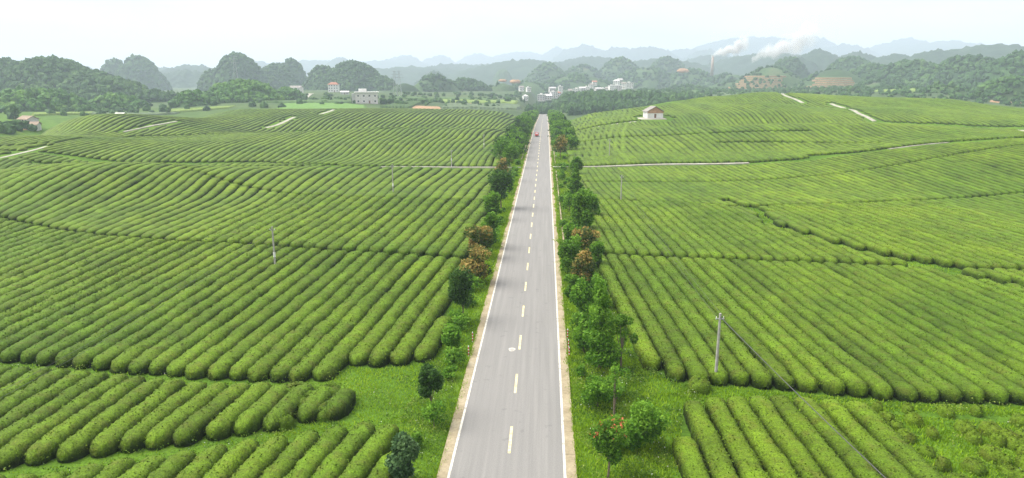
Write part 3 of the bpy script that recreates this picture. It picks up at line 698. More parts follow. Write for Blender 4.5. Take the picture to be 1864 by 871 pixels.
for P, hw in GAPS:
    P = np.asarray(P)
    if P[:, 1].min() > 140: continue
    L = np.hypot(*np.diff(P, axis=0).T); s = np.concatenate([[0], np.cumsum(L)]); n = int(s[-1] * 14); q = RNG.uniform(0, s[-1], n)
    X = np.interp(q, s, P[:, 0]) + RNG.normal(0, hw * .5, n); Y = np.interp(q, s, P[:, 1]) + RNG.normal(0, hw * .5, n); gx.append(X); gy.append(Y)
gx = np.concatenate(gx); gy = np.concatenate(gy); n = len(gx); gz = hz(gx, gy) - .07
dd = np.hypot(gx, gy); hh = RNG.uniform(.06, .24, n) * (.7 + .9 * fbm(gx / 2.5, gy / 2.5, 2)) * (1 + dd / 300); wdt = (.035 + dd * .0005)
an = RNG.uniform(0, 2 * np.pi, n); ln = RNG.uniform(0, .7, n); a2 = RNG.uniform(0, 2 * np.pi, n)
B = np.stack([gx, gy, gz], -1); S = np.stack([np.cos(an) * wdt, np.sin(an) * wdt, 0 * an], -1)
Tp = B + np.stack([np.cos(a2) * ln * hh, np.sin(a2) * ln * hh, hh], -1)
V = np.stack([B - S, B + S, Tp], 1).reshape(-1, 3)
tn = np.clip(.25 + .9 * (fbm(gx / 4, gy / 4, 3) - .2) + RNG.normal(0, .18, n), 0, 1)
o = mk('grass', V, [np.arange(n * 3).reshape(-1, 3)], M['grass'], tint=np.repeat(tn, 3))
tag(o, 'bright green rough grass covering verges, lanes and open patches', 'grass', kind='stuff')

# ------------------------------------------------------------ weeds: broad leaves at row ends, in the lanes and on the verges
wx, wy = [], []
for P, hw in GAPS:
    P = np.asarray(P)
    if P[:, 1].min() > 150: continue
    L = np.hypot(*np.diff(P, axis=0).T); q0 = np.concatenate([[0], np.cumsum(L)]); n = int(q0[-1] * 26); q = RNG.uniform(0, q0[-1], n); k = fbm(q / 2.1, q * 0 + hw, 3) > .46; q = q[k]
    wx.append(np.interp(q, q0, P[:, 0]) + RNG.normal(0, hw * .55, len(q))); wy.append(np.interp(q, q0, P[:, 1]) + RNG.normal(0, hw * .55, len(q)))
for x0, x1, y0, y1, n, th_ in ((-9, -5, 34, 240, 42000, .46), (5, 11.5, 34, 240, 70000, .43), (-24, -7, 34, 66, 12000, .58), (8, 16, 40, 66, 16000, .52), (24, 60, 36, 58, 12000, .56)):
    X = RNG.uniform(x0, x1, n); Y = RNG.uniform(y0, y1, n); k = (fbm(X / 1.6, Y / 1.6, 3) > th_)
    if abs(x0) > 8 or x0 == 8: k &= inpoly(X, Y, POLYS[0]) | inpoly(X, Y, POLYS[1]) | inpoly(X, Y, POLYS[2])
    wx.append(X[k]); wy.append(Y[k])
wx = np.concatenate(wx); wy = np.concatenate(wy); k = np.abs(wx) > 5.0; wx, wy = wx[k], wy[k]
hgt = np.clip(fbm(wx / 1.3, wy / 1.3, 3) * 2.0 - .62, .08, 1.3); wz = hz(wx, wy) + hgt * RNG.uniform(.3, 1, len(wx))
C = np.stack([wx, wy, wz], -1); V, F = leaves(C, .17); T = np.clip(np.repeat(fbm(wx / 3.1, wy / 2.3, 3) * 1.2 - .15 + RNG.normal(0, .22, len(wx)), 4), 0, 1)
M['weed'] = m_leaf('weed_leaves', (.05, .11, .012), (.12, .23, .02), (.30, .36, .07), .35)
o = mk('weeds', V, [F], M['weed'], tint=T); tag(o, 'broad-leaved weeds tangled on the verges and at the hedge ends', 'weeds', kind='stuff')
k = RNG.random(len(wx)) < .02; V, F = leaves(C[k] + [0, 0, .12], .10); M['petal'] = m_noisy('petal_white', [(.3, (.5, .5, .42)), (.7, (.7, .7, .62))], 3)
o = mk('wild_flowers', V, [F], M['petal']); tag(o, 'tiny white wild flowers sprinkled through the verge weeds', 'wild flowers', kind='stuff')

# ------------------------------------------------------------ drainage kerb and soil bank on the right verge
M['soil'] = m_noisy('bare_soil', [(.3, (.20, .11, .05)), (.7, (.36, .21, .11))], 2)
M['soil_orange'] = m_noisy('orange_earth', [(.3, (.27, .155, .085)), (.7, (.42, .26, .15))], .15, scale2=.6)
ys_ = np.arange(98, 205, 3.0)
def side_wall(x0, x1, ys, m, h, label):
    V = []; 
    for xx, zz in ((x0, -.15), (x0, h), (x1, h), (x1, -.15)): V += [(xx, y, float(road_z(y)) + zz) for y in ys]
    n = len(ys); i = np.arange(n - 1); F = [np.stack([k * n + i, k * n + i + 1, (k + 1) * n + i + 1, (k + 1) * n + i], -1) for k in range(3)]
    F.append(np.array([[0, n, 2 * n, 3 * n], [n - 1, 4 * n - 1, 3 * n - 1, 2 * n - 1]]))
    o = mk('ditch_wall', V, F, m); tag(o, label, 'ditch wall'); return o
side_wall(5.55, 5.8, ys_, M['tan'], .25, 'low tan ditch wall along the right road edge below the cross path')
side_wall(-5.8, -5.55, np.arange(232, 340, 4.0), M['tan'], .25, 'low tan ditch wall along the left road edge near the tricycle')
side_wall(5.55, 5.8, np.arange(222, 330, 4.0), M['tan'], .25, 'low tan ditch wall along the right road edge past the cross path')

# ------------------------------------------------------------ roadside posts
M['red'] = m_noisy('red_paint', [(.3, (.42, .03, .02)), (.7, (.62, .06, .04))], 4, rough=.5, spec=.4)
M['white'] = m_noisy('white_paint', [(.3, (.62, .61, .58)), (.7, (.80, .79, .77))], 2, rough=.6)
def post(px, py, label):
    x, y = gnd(px, py); x = math.copysign(4.98, x); r = empty('striped_post', (x, y, 0)); tag(r, label, 'marker post', 'red and white striped roadside posts')
    bm = bmesh.new(); cyl(bm, (0, 0, -.1), (0, 0, 1.02), .055, .055, 12); cyl(bm, (0, 0, 1.02), (0, 0, 1.06), .055, .03, 12); bmo('post_body', bm, M['white'], r)
    for z in (.10, .42, .74): bm = bmesh.new(); cyl(bm, (0, 0, z), (0, 0, z + .17), .059, .059, 12); bmo('red_band', bm, M['red'], r)
post(858, 648, 'lower striped post on the left road edge'); post(865, 622, 'upper striped post on the left road edge')
post(1031, 650, 'lowest striped post on the right road edge'); post(1030, 636, 'second lowest striped post on the right road edge'); post(1028, 616, 'topmost striped post on the right road edge')
def stone(px, py, side, label):
    x, y = gnd(px, py); o = None; bm = bmesh.new(); box(bm, -.09, .09, -.07, .07, -.1, .75, .015); o = bmo('marker_stone', bm, M['white']); o.location = (side, y, 0); tag(o, label, 'marker stone', 'small white marker stones')
stone(1032, 548, 6.3, 'small white marker stone beside the bright light green tree'); stone(893, 385, -8.4, 'small white marker stone at the left hedge ends below the dark tree'); stone(1016, 287, 6.2, 'small white marker stone past the cross path on the right')

# ------------------------------------------------------------ utility poles and wires
M['metal'] = m_noisy('galvanised', [(.3, (.22, .23, .23)), (.7, (.34, .35, .35))], 5, rough=.5, spec=.5)
M['wire'] = m_noisy('wire_grey', [(.3, (.07, .07, .075)), (.7, (.10, .10, .10))], 3, rough=.5)
tops = {}
def pole(key, x, y, label, h=6.5, band=False, lean=0):
    z = float(hz(x, y)); r = empty('utility_pole', (x, y, z), .1); tag(r, label, 'utility pole', 'concrete utility poles standing in the tea fields')
    bm = bmesh.new(); cyl(bm, (0, 0, -.3), (lean, 0, h), .15, .10, 14); bmo('shaft', bm, M['concrete'], r)
    bm = bmesh.new(); box(bm, lean - .38, lean + .38, -.05, .05, h - .55, h - .45, .01); bmo('crossarm', bm, M['metal'], r)
    for q in (-.32, .32):
        bm = bmesh.new(); cyl(bm, (lean + q, 0, h - .45), (lean + q, 0, h - .27), .045, .03, 8); bmo('insulator', bm, M['white'], r)
    if band: bm = bmesh.new(); cyl(bm, (lean * .35, 0, 2.2), (lean * .35, 0, 2.9), .165, .16, 14); bmo('white_band', bm, M['white'], r)
    tops[key] = Vector((x + lean, y, z + h - .3))
for key, px, py, lab, h, b_ in [('r1', 1302, 697, 'tall pale concrete pole at the end of the right tea rows, nearest of all', 6.6, 0), ('r2', 1130, 370, 'dark slim pole among the middle right tea rows', 6.2, 0),
                               ('l1', 502, 495, 'grey pole with white band in the near left field', 6.6, 1), ('l2', 716, 356, 'grey pole with white band in the middle left field', 7.4, 1),
                               ('l3', 822, 305, 'white-looking pole beside the left cross path', 5.6, 1), ('l4', 881, 273, 'slim pole past the cross path on the left, nearest the trees', 6.4, 1)]:
    x, y = gnd(px, py); pole(key, x, y, lab, h, b_)
xa, ya = gnd(1600, 871, 5.2); d = (np.array([xa, ya]) - np.array(tops['r1'][:2])); d = d / np.linalg.norm(d); e = np.array(tops['r1'][:2]) + d * 62
pole('r0', float(e[0]), float(e[1]), 'pole carrying the thick cable, beyond the bottom right corner', 6.6, 0)
x, y = gnd(1040, 292); pole('r3', 24, 232, 'thin pole past the right cross path', 6.4, 0); pole('l0', -34.5, 30, 'pole beyond the bottom left corner of the view', 6.6, 1)
def wire(a, b_, r, sag, label, off=0):
    A, Bb = tops[a], tops[b_]; n = 24; C = []
    for k in range(n + 1):
        t = k / n; p = A.lerp(Bb, t); C.append((p.x + off, p.y, p.z - sag * 4 * t * (1 - t)))
    C = np.array(C); d = C[-1] - C[0]; d /= np.linalg.norm(d); sd = np.cross(d, [0, 0, 1]); sd /= np.linalg.norm(sd); u = np.cross(sd, d); an = np.arange(5) * 2 * np.pi / 5
    V = (C[:, None] + r * (np.cos(an)[None, :, None] * sd + np.sin(an)[None, :, None] * u)).reshape(-1, 3)
    F = [((k * 5 + q), k * 5 + (q + 1) % 5, (k + 1) * 5 + (q + 1) % 5, (k + 1) * 5 + q) for k in range(n) for q in range(5)]
    o = mk('overhead_wire', V, [np.array(F)], M['wire'], smooth=True); tag(o, label, 'wire', 'overhead wires'); return o
wire('r1', 'r0', .032, .8, 'thick grey cable from the nearest right pole to the bottom right corner')
for a, b_, t in [('r1', 'r2', 'between the nearest and the middle right pole'), ('r2', 'r3', 'from the middle right pole to the far right pole'), ('l1', 'l2', 'between the two nearest left poles'), ('l2', 'l3', 'between the middle left pole and the cross path pole'), ('l3', 'l4', 'between the two farthest left poles'), ('l0', 'l1', 'running down left from the nearest left pole')]:
    wire(a, b_, .012, 1.0, 'thin wire ' + t + ', left strand', -.32); wire(a, b_, .012, 1.15, 'thin wire ' + t + ', right strand', .32)

# ------------------------------------------------------------ buildings
def brick_mat(name, a, b_, mortar, sc_=3.0):
    m, nt, b = mat(name, .9, .15); g = N(nt, 'ShaderNodeTexCoord'); br = N(nt, 'ShaderNodeTexBrick'); br.inputs['Scale'].default_value = sc_
    br.inputs['Color1'].default_value = (*a, 1); br.inputs['Color2'].default_value = (*b_, 1); br.inputs['Mortar'].default_value = (*mortar, 1)
    mpn = N(nt, 'ShaderNodeMapping'); mpn.inputs['Rotation'].default_value = (R(90), 0, 0); nt.links.new(g.outputs['Object'], mpn.inputs[0]); nt.links.new(mpn.outputs[0], br.inputs['Vector'])
    c = mixc(nt, .5, br.outputs[0], ramp(nt, noise(nt, .8, 3), [(.3, (.3, .3, .3)), (.7, (.7, .7, .7))]), 'OVERLAY'); nt.links.new(c, b.inputs['Base Color']); return m
M['brick'] = brick_mat('brick_brown', (.44, .22, .12), (.50, .27, .15), (.40, .32, .25))
M['brick_pale'] = brick_mat('brick_pale', (.62, .57, .54), (.68, .62, .59), (.66, .62, .60), 2.0)
M['plaster'] = m_noisy('plaster_white', [(.3, (.62, .60, .57)), (.7, (.80, .78, .75))], .35)
M['plaster_grey'] = m_noisy('plaster_grey', [(.3, (.40, .39, .38)), (.7, (.55, .53, .51))], .35)
M['tile'] = m_noisy('roof_tile_grey', [(.3, (.20, .185, .17)), (.7, (.34, .31, .28))], 1.5)
M['tile_red'] = m_noisy('roof_tile_red', [(.3, (.30, .12, .08)), (.7, (.42, .20, .14))], 1.0)
M['tile_brown'] = m_noisy('roof_tile_brown', [(.3, (.24, .17, .12)), (.7, (.36, .28, .21))], 1.0)
M['glass'] = m_noisy('window_dark', [(.3, (.03, .04, .05)), (.7, (.06, .07, .08))], 1, rough=.2, spec=.5)
M['wood'] = m_noisy('door_wood', [(.3, (.16, .09, .05)), (.7, (.22, .13, .08))], 2)
def house(name, x, y, rz, w_, d_, h, roof, wm, rm, label, cat='house', group=None, floors=2, cols=3, z=None, gable=None, extra=None):
    z = float(min(hz(x, y), hz(x + 3, y), hz(x - 3, y))) if z is None else z
    r = empty(name, (x, y, z), rz); tag(r, label, cat, group); a, b_ = w_ / 2, d_ / 2
    boxo('wall', (-a, a, -b_, b_, -1.5, h), wm, r)
    bm = bmesh.new()
    if roof == 'flat':
        box(bm, -a - .35, a + .35, -b_ - .35, b_ + .35, h, h + .28); box(bm, -a - .3, a + .3, -b_ - .3, -b_ - .12, h + .28, h + .9); box(bm, -a - .3, a + .3, b_ + .12, b_ + .3, h + .28, h + .9)
        box(bm, -a * .5, a * .1, -b_ * .2, b_ * .6, h + .28, h + 2.5)
    elif roof == 'shed':
        box(bm, -a - .9, a + .9, -b_ - 1.1, b_ + .8, h, h + .45)
    else:                                     # gable or hip, ridge along x ('gable') or along y ('gabley')
        rh = gable or d_ * .28; o_ = .6; t = .22
        if roof == 'gabley':
            pr = [(-a - o_, h - .12), (0, h + rh), (a + o_, h - .12), (a + o_, h - .12 + t), (0, h + rh + t), (-a - o_, h - .12 + t)]
            f1 = [bm.verts.new((p, -b_ - o_, q)) for p, q in pr]; f2 = [bm.verts.new((p, b_ + o_, q)) for p, q in pr]
        else:
            pr = [(-b_ - o_, h - .12), (0, h + rh), (b_ + o_, h - .12), (b_ + o_, h - .12 + t), (0, h + rh + t), (-b_ - o_, h - .12 + t)]
            ins = d_ * .45 if roof == 'hip' else 0
            f1 = [bm.verts.new((-a - o_ + (ins if q > h + .5 else 0), p, q)) for p, q in pr]; f2 = [bm.verts.new((a + o_ - (ins if q > h + .5 else 0), p, q)) for p, q in pr]
        n = len(pr)
        for k in range(n): bm.faces.new((f1[k], f1[(k + 1) % n], f2[(k + 1) % n], f2[k]))
        bm.faces.new((f1[2], f1[1], f1[4], f1[3])); bm.faces.new((f1[1], f1[0], f1[5], f1[4])); bm.faces.new((f2[1], f2[2], f2[3], f2[4])); bm.faces.new((f2[0], f2[1], f2[4], f2[5]))
        bmesh.ops.recalc_face_normals(bm, faces=bm.faces[:])
        g = bmesh.new()
        if roof == 'gabley':
            for yy in (-b_ - .01, b_ + .01):
                vs = [g.verts.new((-a, yy, h)), g.verts.new((a, yy, h)), g.verts.new((0, yy, h + rh * .97))]; vb = [g.verts.new((v.co.x, yy - math.copysign(.25, yy), v.co.z)) for v in vs]
                g.faces.new(vs); g.faces.new(vb[::-1])
        else:
            for xx in (-a + .01, a - .01):
                if roof == 'hip': continue
                vs = [g.verts.new((xx, -b_, h)), g.verts.new((xx, b_, h)), g.verts.new((xx, 0, h + rh * .97))]; vb = [g.verts.new((xx - math.copysign(.25, xx), v.co.y, v.co.z)) for v in vs]
                g.faces.new(vs); g.faces.new(vb[::-1])
        if len(g.verts): bmo('gable', g, extra or wm, r)
        else: g.free()
    bmo('roof', bm, rm, r)
    fh = h / floors
    for f in range(floors):
        for c in range(cols):
            xc = -a + w_ * (c + .5) / cols
            if f == 0 and c == cols // 2: o = boxo('door', (xc - .55, xc + .55, -b_ - .04, -b_ + .05, 0, 2.1), M['wood'], r); continue
            boxo('window', (xc - .6, xc + .6, -b_ - .04, -b_ + .05, f * fh + 1.0, f * fh + 2.2), M['glass'], r)
    return r
# the tea hut on the right slope
hut = house('tea_hut', HUT[0], HUT[1] + 3.0, R(10), 8.6, 7.4, 3.2, 'gabley', M['plaster'], M['tile'], 'small white hut with brown brick gable standing in the right tea slope', 'hut', floors=1, cols=1, z=HUT[2] + .1, gable=2.6, extra=M['brick'])
bm = bmesh.new(); box(bm, -4.32, 4.32, -3.77, -3.69, 2.4, 3.2); bmo('brick_band', bm, M['brick'], hut)
o = drape('path', [(HUT[0] - 8.5, HUT[1] - 1.5), (HUT[0] - 2, HUT[1] - 1.8), (HUT[0] + 5.5, HUT[1] + .5)], 7.5, M['path'], z=.09, world=True)
# left valley houses
def P3(px, py, d): return at(px, py, d)
x, y, z = cast(668, 188, lo=600)
r = house('unfinished_house', x, y, R(14), 17, 12, 8.2, 'shed', M['brick_pale'], M['plaster'], 'big pale brick house with flat white roof slab beyond the left tea fields', floors=2, cols=4)
boxo('roof_room', (-6, 0, -1, 3.5, 8.6, 11), M['plaster'], r); boxo('porch', (-11.2, -8.6, -4.4, 3, -1, 7.6), M['plaster_grey'], r); r.scale = (1.3, 1.3, 1.3)
x, y, z = cast(608, 168, lo=700); house('white_house', x, y, R(6), 13, 9, 8.5, 'hip', M['plaster'], M['tile_red'], 'tall white house with reddish hipped roof, farther left valley', floors=3, cols=4).scale = (1.15, 1.15, 1.3)
x, y, z = cast(540, 171, lo=700); r = house('white_house', x, y, R(-8), 15, 9, 7.5, 'gable', M['plaster'], M['tile'], 'low white house behind a pale yard wall, left valley'); boxo('yard_wall', (-18, 8, -9.3, -9, -1.5, 2.6), M['plaster_grey'], r)
x, y, z = cast(628, 172, lo=700); house('white_shed', x, y, 0, 11, 5, 3.0, 'gable', M['plaster_grey'], M['plaster'], 'low long white-roofed shed right of the tall white house', 'shed', floors=1, cols=3)
x, y, z = cast(62, 232, lo=470); house('farmhouse', x - 3, y, R(-20), 9, 7, 4.6, 'gable', M['plaster_grey'], M['tile_brown'], 'farmhouse with pale brown roof behind the left tea crest', floors=2)
x, y, z = cast(40, 234, lo=450); house('farm_shed', x, y + 6, R(15), 11, 6, 2.6, 'gable', M['plaster_grey'], M['tile_brown'], 'long low brown-roofed farm shed left of the farmhouse', 'shed', floors=1)
x, y, z = cast(152, 219, lo=400); house('white_shed', x, y + 30, R(10), 3.6, 3, 1.6, 'gable', M['plaster'], M['plaster'], 'tiny white shed peeping over the left tea crest', 'shed', floors=1, cols=2)
# the village
VG = 'white village houses past the end of the road'
vl = [(956, 182, 8, 'hip', 2), (949, 165, 9, 'gable', 2), (962, 166, 8, 'flat', 2), (986, 183, 12, 'flat', 3), (998, 181, 11, 'gable', 2), (1008, 178, 12, 'flat', 3), (1016, 176, 9, 'hip', 2), (1005, 167, 12, 'gable', 2), (1020, 170, 8, 'flat', 4),
      (1038, 171, 7, 'gable', 2), (1050, 172, 11, 'flat', 3), (1060, 170, 12, 'gable', 3), (1068, 168, 10, 'flat', 3), (1076, 160, 10, 'hip', 2), (1082, 155, 9, 'gable', 2), (1088, 168, 12, 'gable', 2), (1098, 168, 11, 'flat', 2), (1107, 167, 9, 'gable', 2),
      (1114, 169, 12, 'flat', 4), (1124, 169, 13, 'flat', 4), (1122, 156, 13, 'hip', 3), (1136, 161, 9, 'gable', 3), (1146, 160, 13, 'flat', 3), (1128, 151, 10, 'gable', 2)]
for k, (px, py, w_, rf, fl) in enumerate(vl):
    x, y, z = at(px, py, 1000 + (184 - py) * 9 + (px % 7) * 4); z = max(z, float(hz(x, y)) - 1)
    wm = M['plaster'] if k % 4 != 3 else M['plaster_grey']; rm = [M['plaster'], M['tile'], M['tile_red'], M['plaster_grey']][k % 4] if rf != 'flat' else M['plaster']
    house('village_house', x, y, R(random.uniform(-25, 25)), w_ * .88, 8, fl * 2.6, rf, wm, rm, '%s-storey %s house, %s from the left in the village' % (['', 'one', 'two', 'three', 'four'][fl], {'flat': 'flat-roofed', 'hip': 'hip-roofed', 'gable': 'gabled'}[rf], ordinal(k + 1)), group=VG, floors=fl, cols=3, z=z)
# chimney works
M['chimney'] = m_noisy('chimney_brick', [(.3, (.34, .27, .23)), (.7, (.46, .38, .33))], .2)
cx_, cy_, cz_ = at(1296, 132, 1750); r = empty('factory_chimney', (cx_, cy_, cz_)); tag(r, 'tall factory chimney trailing white smoke among the right hills', 'chimney')
bm = bmesh.new(); cyl(bm, (0, 0, -8), (0, 0, 36), 3.8, 2.6, 20); bmo('stack', bm, M['chimney'], r, True)
bm = bmesh.new(); cyl(bm, (0, 0, 36.5), (0, 0, 38.6), 2.7, 2.7, 20); bmo('rim', bm, M['concrete'], r)

# ------------------------------------------------------------ vehicles and person
def trike(x, y):
    M['tyre'] = m_noisy('tyre', [(.3, (.02, .02, .02)), (.7, (.04, .04, .04))], 5)
    r = empty('cargo_tricycle', (x, y, float(road_z(y)) + .09)); tag(r, 'small red three-wheeled cargo tricycle on the far left lane', 'tricycle')
    bm = bmesh.new()
    pts = [(-1.15, .35), (-1.15, .95), (-.95, 1.15), (-.55, 1.75), (.45, 1.78), (.5, .35)]   # (y, z) side outline
    for sx in (-.62, .62): [bm.verts.new((sx, p, q)) for p, q in pts]
    bm.verts.ensure_lookup_table(); n = len(pts); v = bm.verts
    bm.faces.new([v[k] for k in range(n)]); bm.faces.new([v[n + k] for k in range(n)][::-1])
    for k in range(n): bm.faces.new((v[k], v[n + k], v[n + (k + 1) % n], v[(k + 1) % n]))
    bmesh.ops.recalc_face_normals(bm, faces=bm.faces[:]); bmesh.ops.bevel(bm, geom=bm.edges[:], offset=.05, segments=2, affect='EDGES'); bmo('cab', bm, M['red'], r, False)
    bm = bmesh.new(); a = [bm.verts.new(c) for c in ((-.5, -.945, 1.20), (.5, -.945, 1.20), (.46, -.60, 1.70), (-.46, -.60, 1.70))]; b_ = [bm.verts.new(q.co + Vector((0, -.03, .02))) for q in a]
    bm.faces.new(b_); bm.faces.new(a[::-1]); [bm.faces.new((a[k], a[(k + 1) % 4], b_[(k + 1) % 4], b_[k])) for k in range(4)]; bmo('windscreen', bm, M['pale_glass'], r)
    boxo('roof_panel', (-.68, .68, -.62, .55, 1.80, 1.87), M['red'], r, .02)
    bm = bmesh.new(); box(bm, -.75, .75, .6, 2.5, .5, .6); box(bm, -.75, -.70, .6, 2.5, .6, 1.1); box(bm, .70, .75, .6, 2.5, .6, 1.1); box(bm, -.70, .70, 2.45, 2.5, .6, 1.1); box(bm, -.70, .70, .6, .65, .6, 1.3); bmo('cargo_bed', bm, M['red'], r)
    for wx, wy in ((0, -.95), (-.66, 1.9), (.66, 1.9)):
        bm = bmesh.new(); cyl(bm, (wx - .07, wy, .27), (wx + .07, wy, .27), .27, .27, 20); wl = bmo('wheel', bm, M['tyre'], r, False); bm = bmesh.new(); cyl(bm, (wx - .075, wy, .27), (wx + .075, wy, .27), .14, .14, 14); bmo('rim', bm, M['metal'], wl)
    for sx in (-.38, .38): bm = bmesh.new(); cyl(bm, (sx, -1.22, .75), (sx, -1.14, .75), .09, .10, 14); bmo('headlight', bm, M['white'], r)
    for sx in (-1, 1): boxo('mirror', tuple(sorted((sx * .66, sx * .84))) + (-.8, -.76, 1.35, 1.52), M['tyre'], r)
    boxo('bumper', (-.55, .55, -1.24, -1.17, .38, .50), M['tyre'], r, .01)
    r.scale = (1.15, 1.15, 1.15)
M['pale_glass'] = m_noisy('windscreen_glass', [(.3, (.45, .40, .42)), (.7, (.60, .54, .56))], 1, rough=.15, spec=.6)
x, y = gnd(977, 249); trike(x, y)
def person(x, y, rz):
    r = empty('person', (x, y, float(road_z(y)) + .1), rz); tag(r, 'person in dark red jacket and dark trousers walking on the left road edge', 'person')
    J = [(0, 0, .95), (0, 0, 1.18), (0, 0, 1.40), (0, 0, 1.50), (0, -.01, 1.60), (0, 0, 1.70),
         (-.19, 0, 1.40), (-.26, .02, 1.14), (-.27, -.06, .90), (-.27, -.09, .80), (.19, 0, 1.40), (.26, -.03, 1.14), (.27, -.10, .92), (.27, -.13, .82),
         (-.10, 0, .90), (-.11, -.08, .50), (-.11, -.02, .09), (-.11, -.16, .04), (.10, 0, .90), (.11, .06, .50), (.11, .20, .12), (.11, .08, .04)]
    rad = [.16, .14, .16, .06, .095, .085, .075, .05, .04, .038, .075, .05, .04, .038, .10, .065, .045, .04, .10, .065, .045, .04]
    E_ = [(0, 1), (1, 2), (2, 3), (3, 4), (4, 5), (2, 6), (6, 7), (7, 8), (8, 9), (2, 10), (10, 11), (11, 12), (12, 13), (0, 14), (14, 15), (15, 16), (16, 17), (0, 18), (18, 19), (19, 20), (20, 21)]
    me = bpy.data.meshes.new('body'); me.from_pydata(J, E_, []); o = bpy.data.objects.new('body', me); link(o); o.parent = r
    md = o.modifiers.new('skin', 'SKIN'); sv = me.skin_vertices[0].data
    for k, q in enumerate(rad): sv[k].radius = (q, q * (.75 if k in (0, 1, 2) else 1))
    sv[0].use_root = True; o.modifiers.new('sub', 'SUBSURF').levels = 1; o.modifiers['sub'].render_levels = 1
    m, nt, b = mat('person_skin_and_clothes', .85); tcn = N(nt, 'ShaderNodeTexCoord'); s = N(nt, 'ShaderNodeSeparateXYZ'); nt.links.new(tcn.outputs['Object'], s.inputs[0])
    mr = N(nt, 'ShaderNodeMapRange'); mr.inputs[1].default_value = 0; mr.inputs[2].default_value = 1.8; nt.links.new(s.outputs[2], mr.inputs[0])
    c = ramp(nt, mr.outputs[0], [(0, (.02, .02, .02)), (.05, (.03, .035, .06)), (.50, (.30, .02, .025)), (.84, (.45, .27, .19))])
    for n_ in nt.nodes:
        if n_.type == 'VALTORGB': n_.color_ramp.interpolation = 'CONSTANT'
    nt.links.new(c, b.inputs['Base Color']); me.materials.append(m)
    bm = bmesh.new(); bmesh.ops.create_uvsphere(bm, u_segments=14, v_segments=8, radius=.108, matrix=Matrix.Translation((0, .02, 1.715)))
    bmesh.ops.delete(bm, geom=[v for v in bm.verts if v.co.z < 1.66 and v.co.y < .02], context='VERTS'); bmo('hair', bm, M['wire'], r, True)
x, y = gnd(967, 247); person(-4.45, y, 0)

# ------------------------------------------------------------ valley crops: fields with thickness, seen edge-on
def crop(name, pix_poly, h, m, label, lo=500, dens=None):
    pts = [cast(px, py, lo=lo)[:2] for px, py in pix_poly]; P = np.array(pts); c = P.mean(0)
    xs = np.linspace(P[:, 0].min(), P[:, 0].max(), 46); ys = np.linspace(P[:, 1].min(), P[:, 1].max(), 46); X, Y = np.meshgrid(xs, ys, indexing='ij')
    ins = inpoly(X, Y, pts); Z = hz(X, Y) + np.where(ins, h, -.6) + RNG.normal(0, .12 * h, X.shape) * ins
    i = np.arange(X.size).reshape(X.shape); q = np.stack([i[:-1, :-1], i[1:, :-1], i[1:, 1:], i[:-1, 1:]], -1).reshape(-1, 4)
    k = ins.ravel()[q].any(1); q = q[k]; used, inv = np.unique(q, return_inverse=True)
    V = np.stack([X, Y, Z], -1).reshape(-1, 3)[used]; o = mk(name, V, [inv.reshape(-1, 4)], m, tint=RNG.random(len(V)))
    tag(o, label, 'field', kind='stuff'); return o
def m_crop(name, a, b_): return m_noisy(name, [(.3, a), (.7, b_)], .25, scale2=1.5)
C1 = m_crop('maize_green', (.05, .10, .03), (.09, .15, .045)); C2 = m_crop('rice_bright', (.085, .18, .03), (.12, .22, .045)); C3 = m_crop('vegetable_grey', (.08, .12, .06), (.12, .16, .08)); C5 = m_crop('terrace_stubble', (.07, .11, .04), (.13, .15, .065)); C4 = m_crop('yellow_green', (.13, .20, .04), (.19, .25, .06))
for n_, poly, h, m, lb, lo in [
    ('rice_field', [(500, 203), (520, 189), (600, 189), (665, 194), (670, 203)], .9, C2, 'bright green field just behind the left tea crest', 590),
    ('maize_field', [(460, 188), (600, 184), (640, 187), (640, 189), (520, 189)], 1.8, C1, 'dark maize strip behind the bright green field', 610),
    ('maize_field', [(690, 197), (750, 186), (770, 188), (745, 198)], 1.8, C1, 'maize patch right of the big pale brick house', 610),
    ('maize_field', [(800, 198), (940, 201), (950, 196), (820, 190)], 1.8, C3, 'grey-green crop strip behind the left tea crest near the avenue', 610),
    ('crop_field', [(700, 182), (900, 184), (900, 181), (720, 178)], 1.8, C1, 'narrow dark crop strip in the mid left valley', 700),
    ('crop_field', [(780, 186), (940, 190), (945, 186), (800, 183)], 1.4, C4, 'yellow-green crop strip in the mid left valley', 650),
    ('crop_field', [(180, 213), (320, 209), (330, 206), (160, 208)], 1.2, C3, 'grey-green field behind the left tea crest', 560),
    ('crop_field', [(60, 212), (170, 209), (170, 206), (60, 208)], 1.2, C4, 'pale green field in front of the left forest', 560),
    ('crop_field', [(310, 206), (420, 198), (430, 194), (300, 202)], 1.2, C4, 'bright field strip left of the small valley houses', 560),
    ('crop_field', [(1240, 178), (1380, 176), (1380, 170), (1240, 172)], 1.4, C3, 'grey-green field beyond the right tea hill', 900),
    ('crop_field', [(1590, 168), (1670, 168), (1665, 163), (1600, 163)], 1.2, C4, 'bright green patch among the right hills', 700),
    ('crop_field', [(1160, 175), (1300, 168), (1300, 160), (1160, 168)], 1.4, C1, 'green field right of the village', 900)]:
    crop(n_, poly, h, m, lb, lo)
for poly, lb, lo in [([(750, 199), (805, 200), (800, 195), (752, 193)], 'bare orange field behind the left tea crest', 600), ([(845, 192), (870, 192), (868, 189), (845, 189)], 'small orange soil patch in the left valley', 650),
                     ([(20, 238), (75, 236), (72, 229), (40, 228)], 'orange earth beside the farmhouse', 430), ([(195, 212), (235, 211), (232, 208), (200, 208)], 'pale orange soil patch before the left forest', 560),
                     ([(1800, 186), (1880, 190), (1880, 174), (1815, 176)], 'orange cut bank at the right edge', 600)]:
    crop('bare_soil', poly, .25, M['soil_orange'], lb, lo)

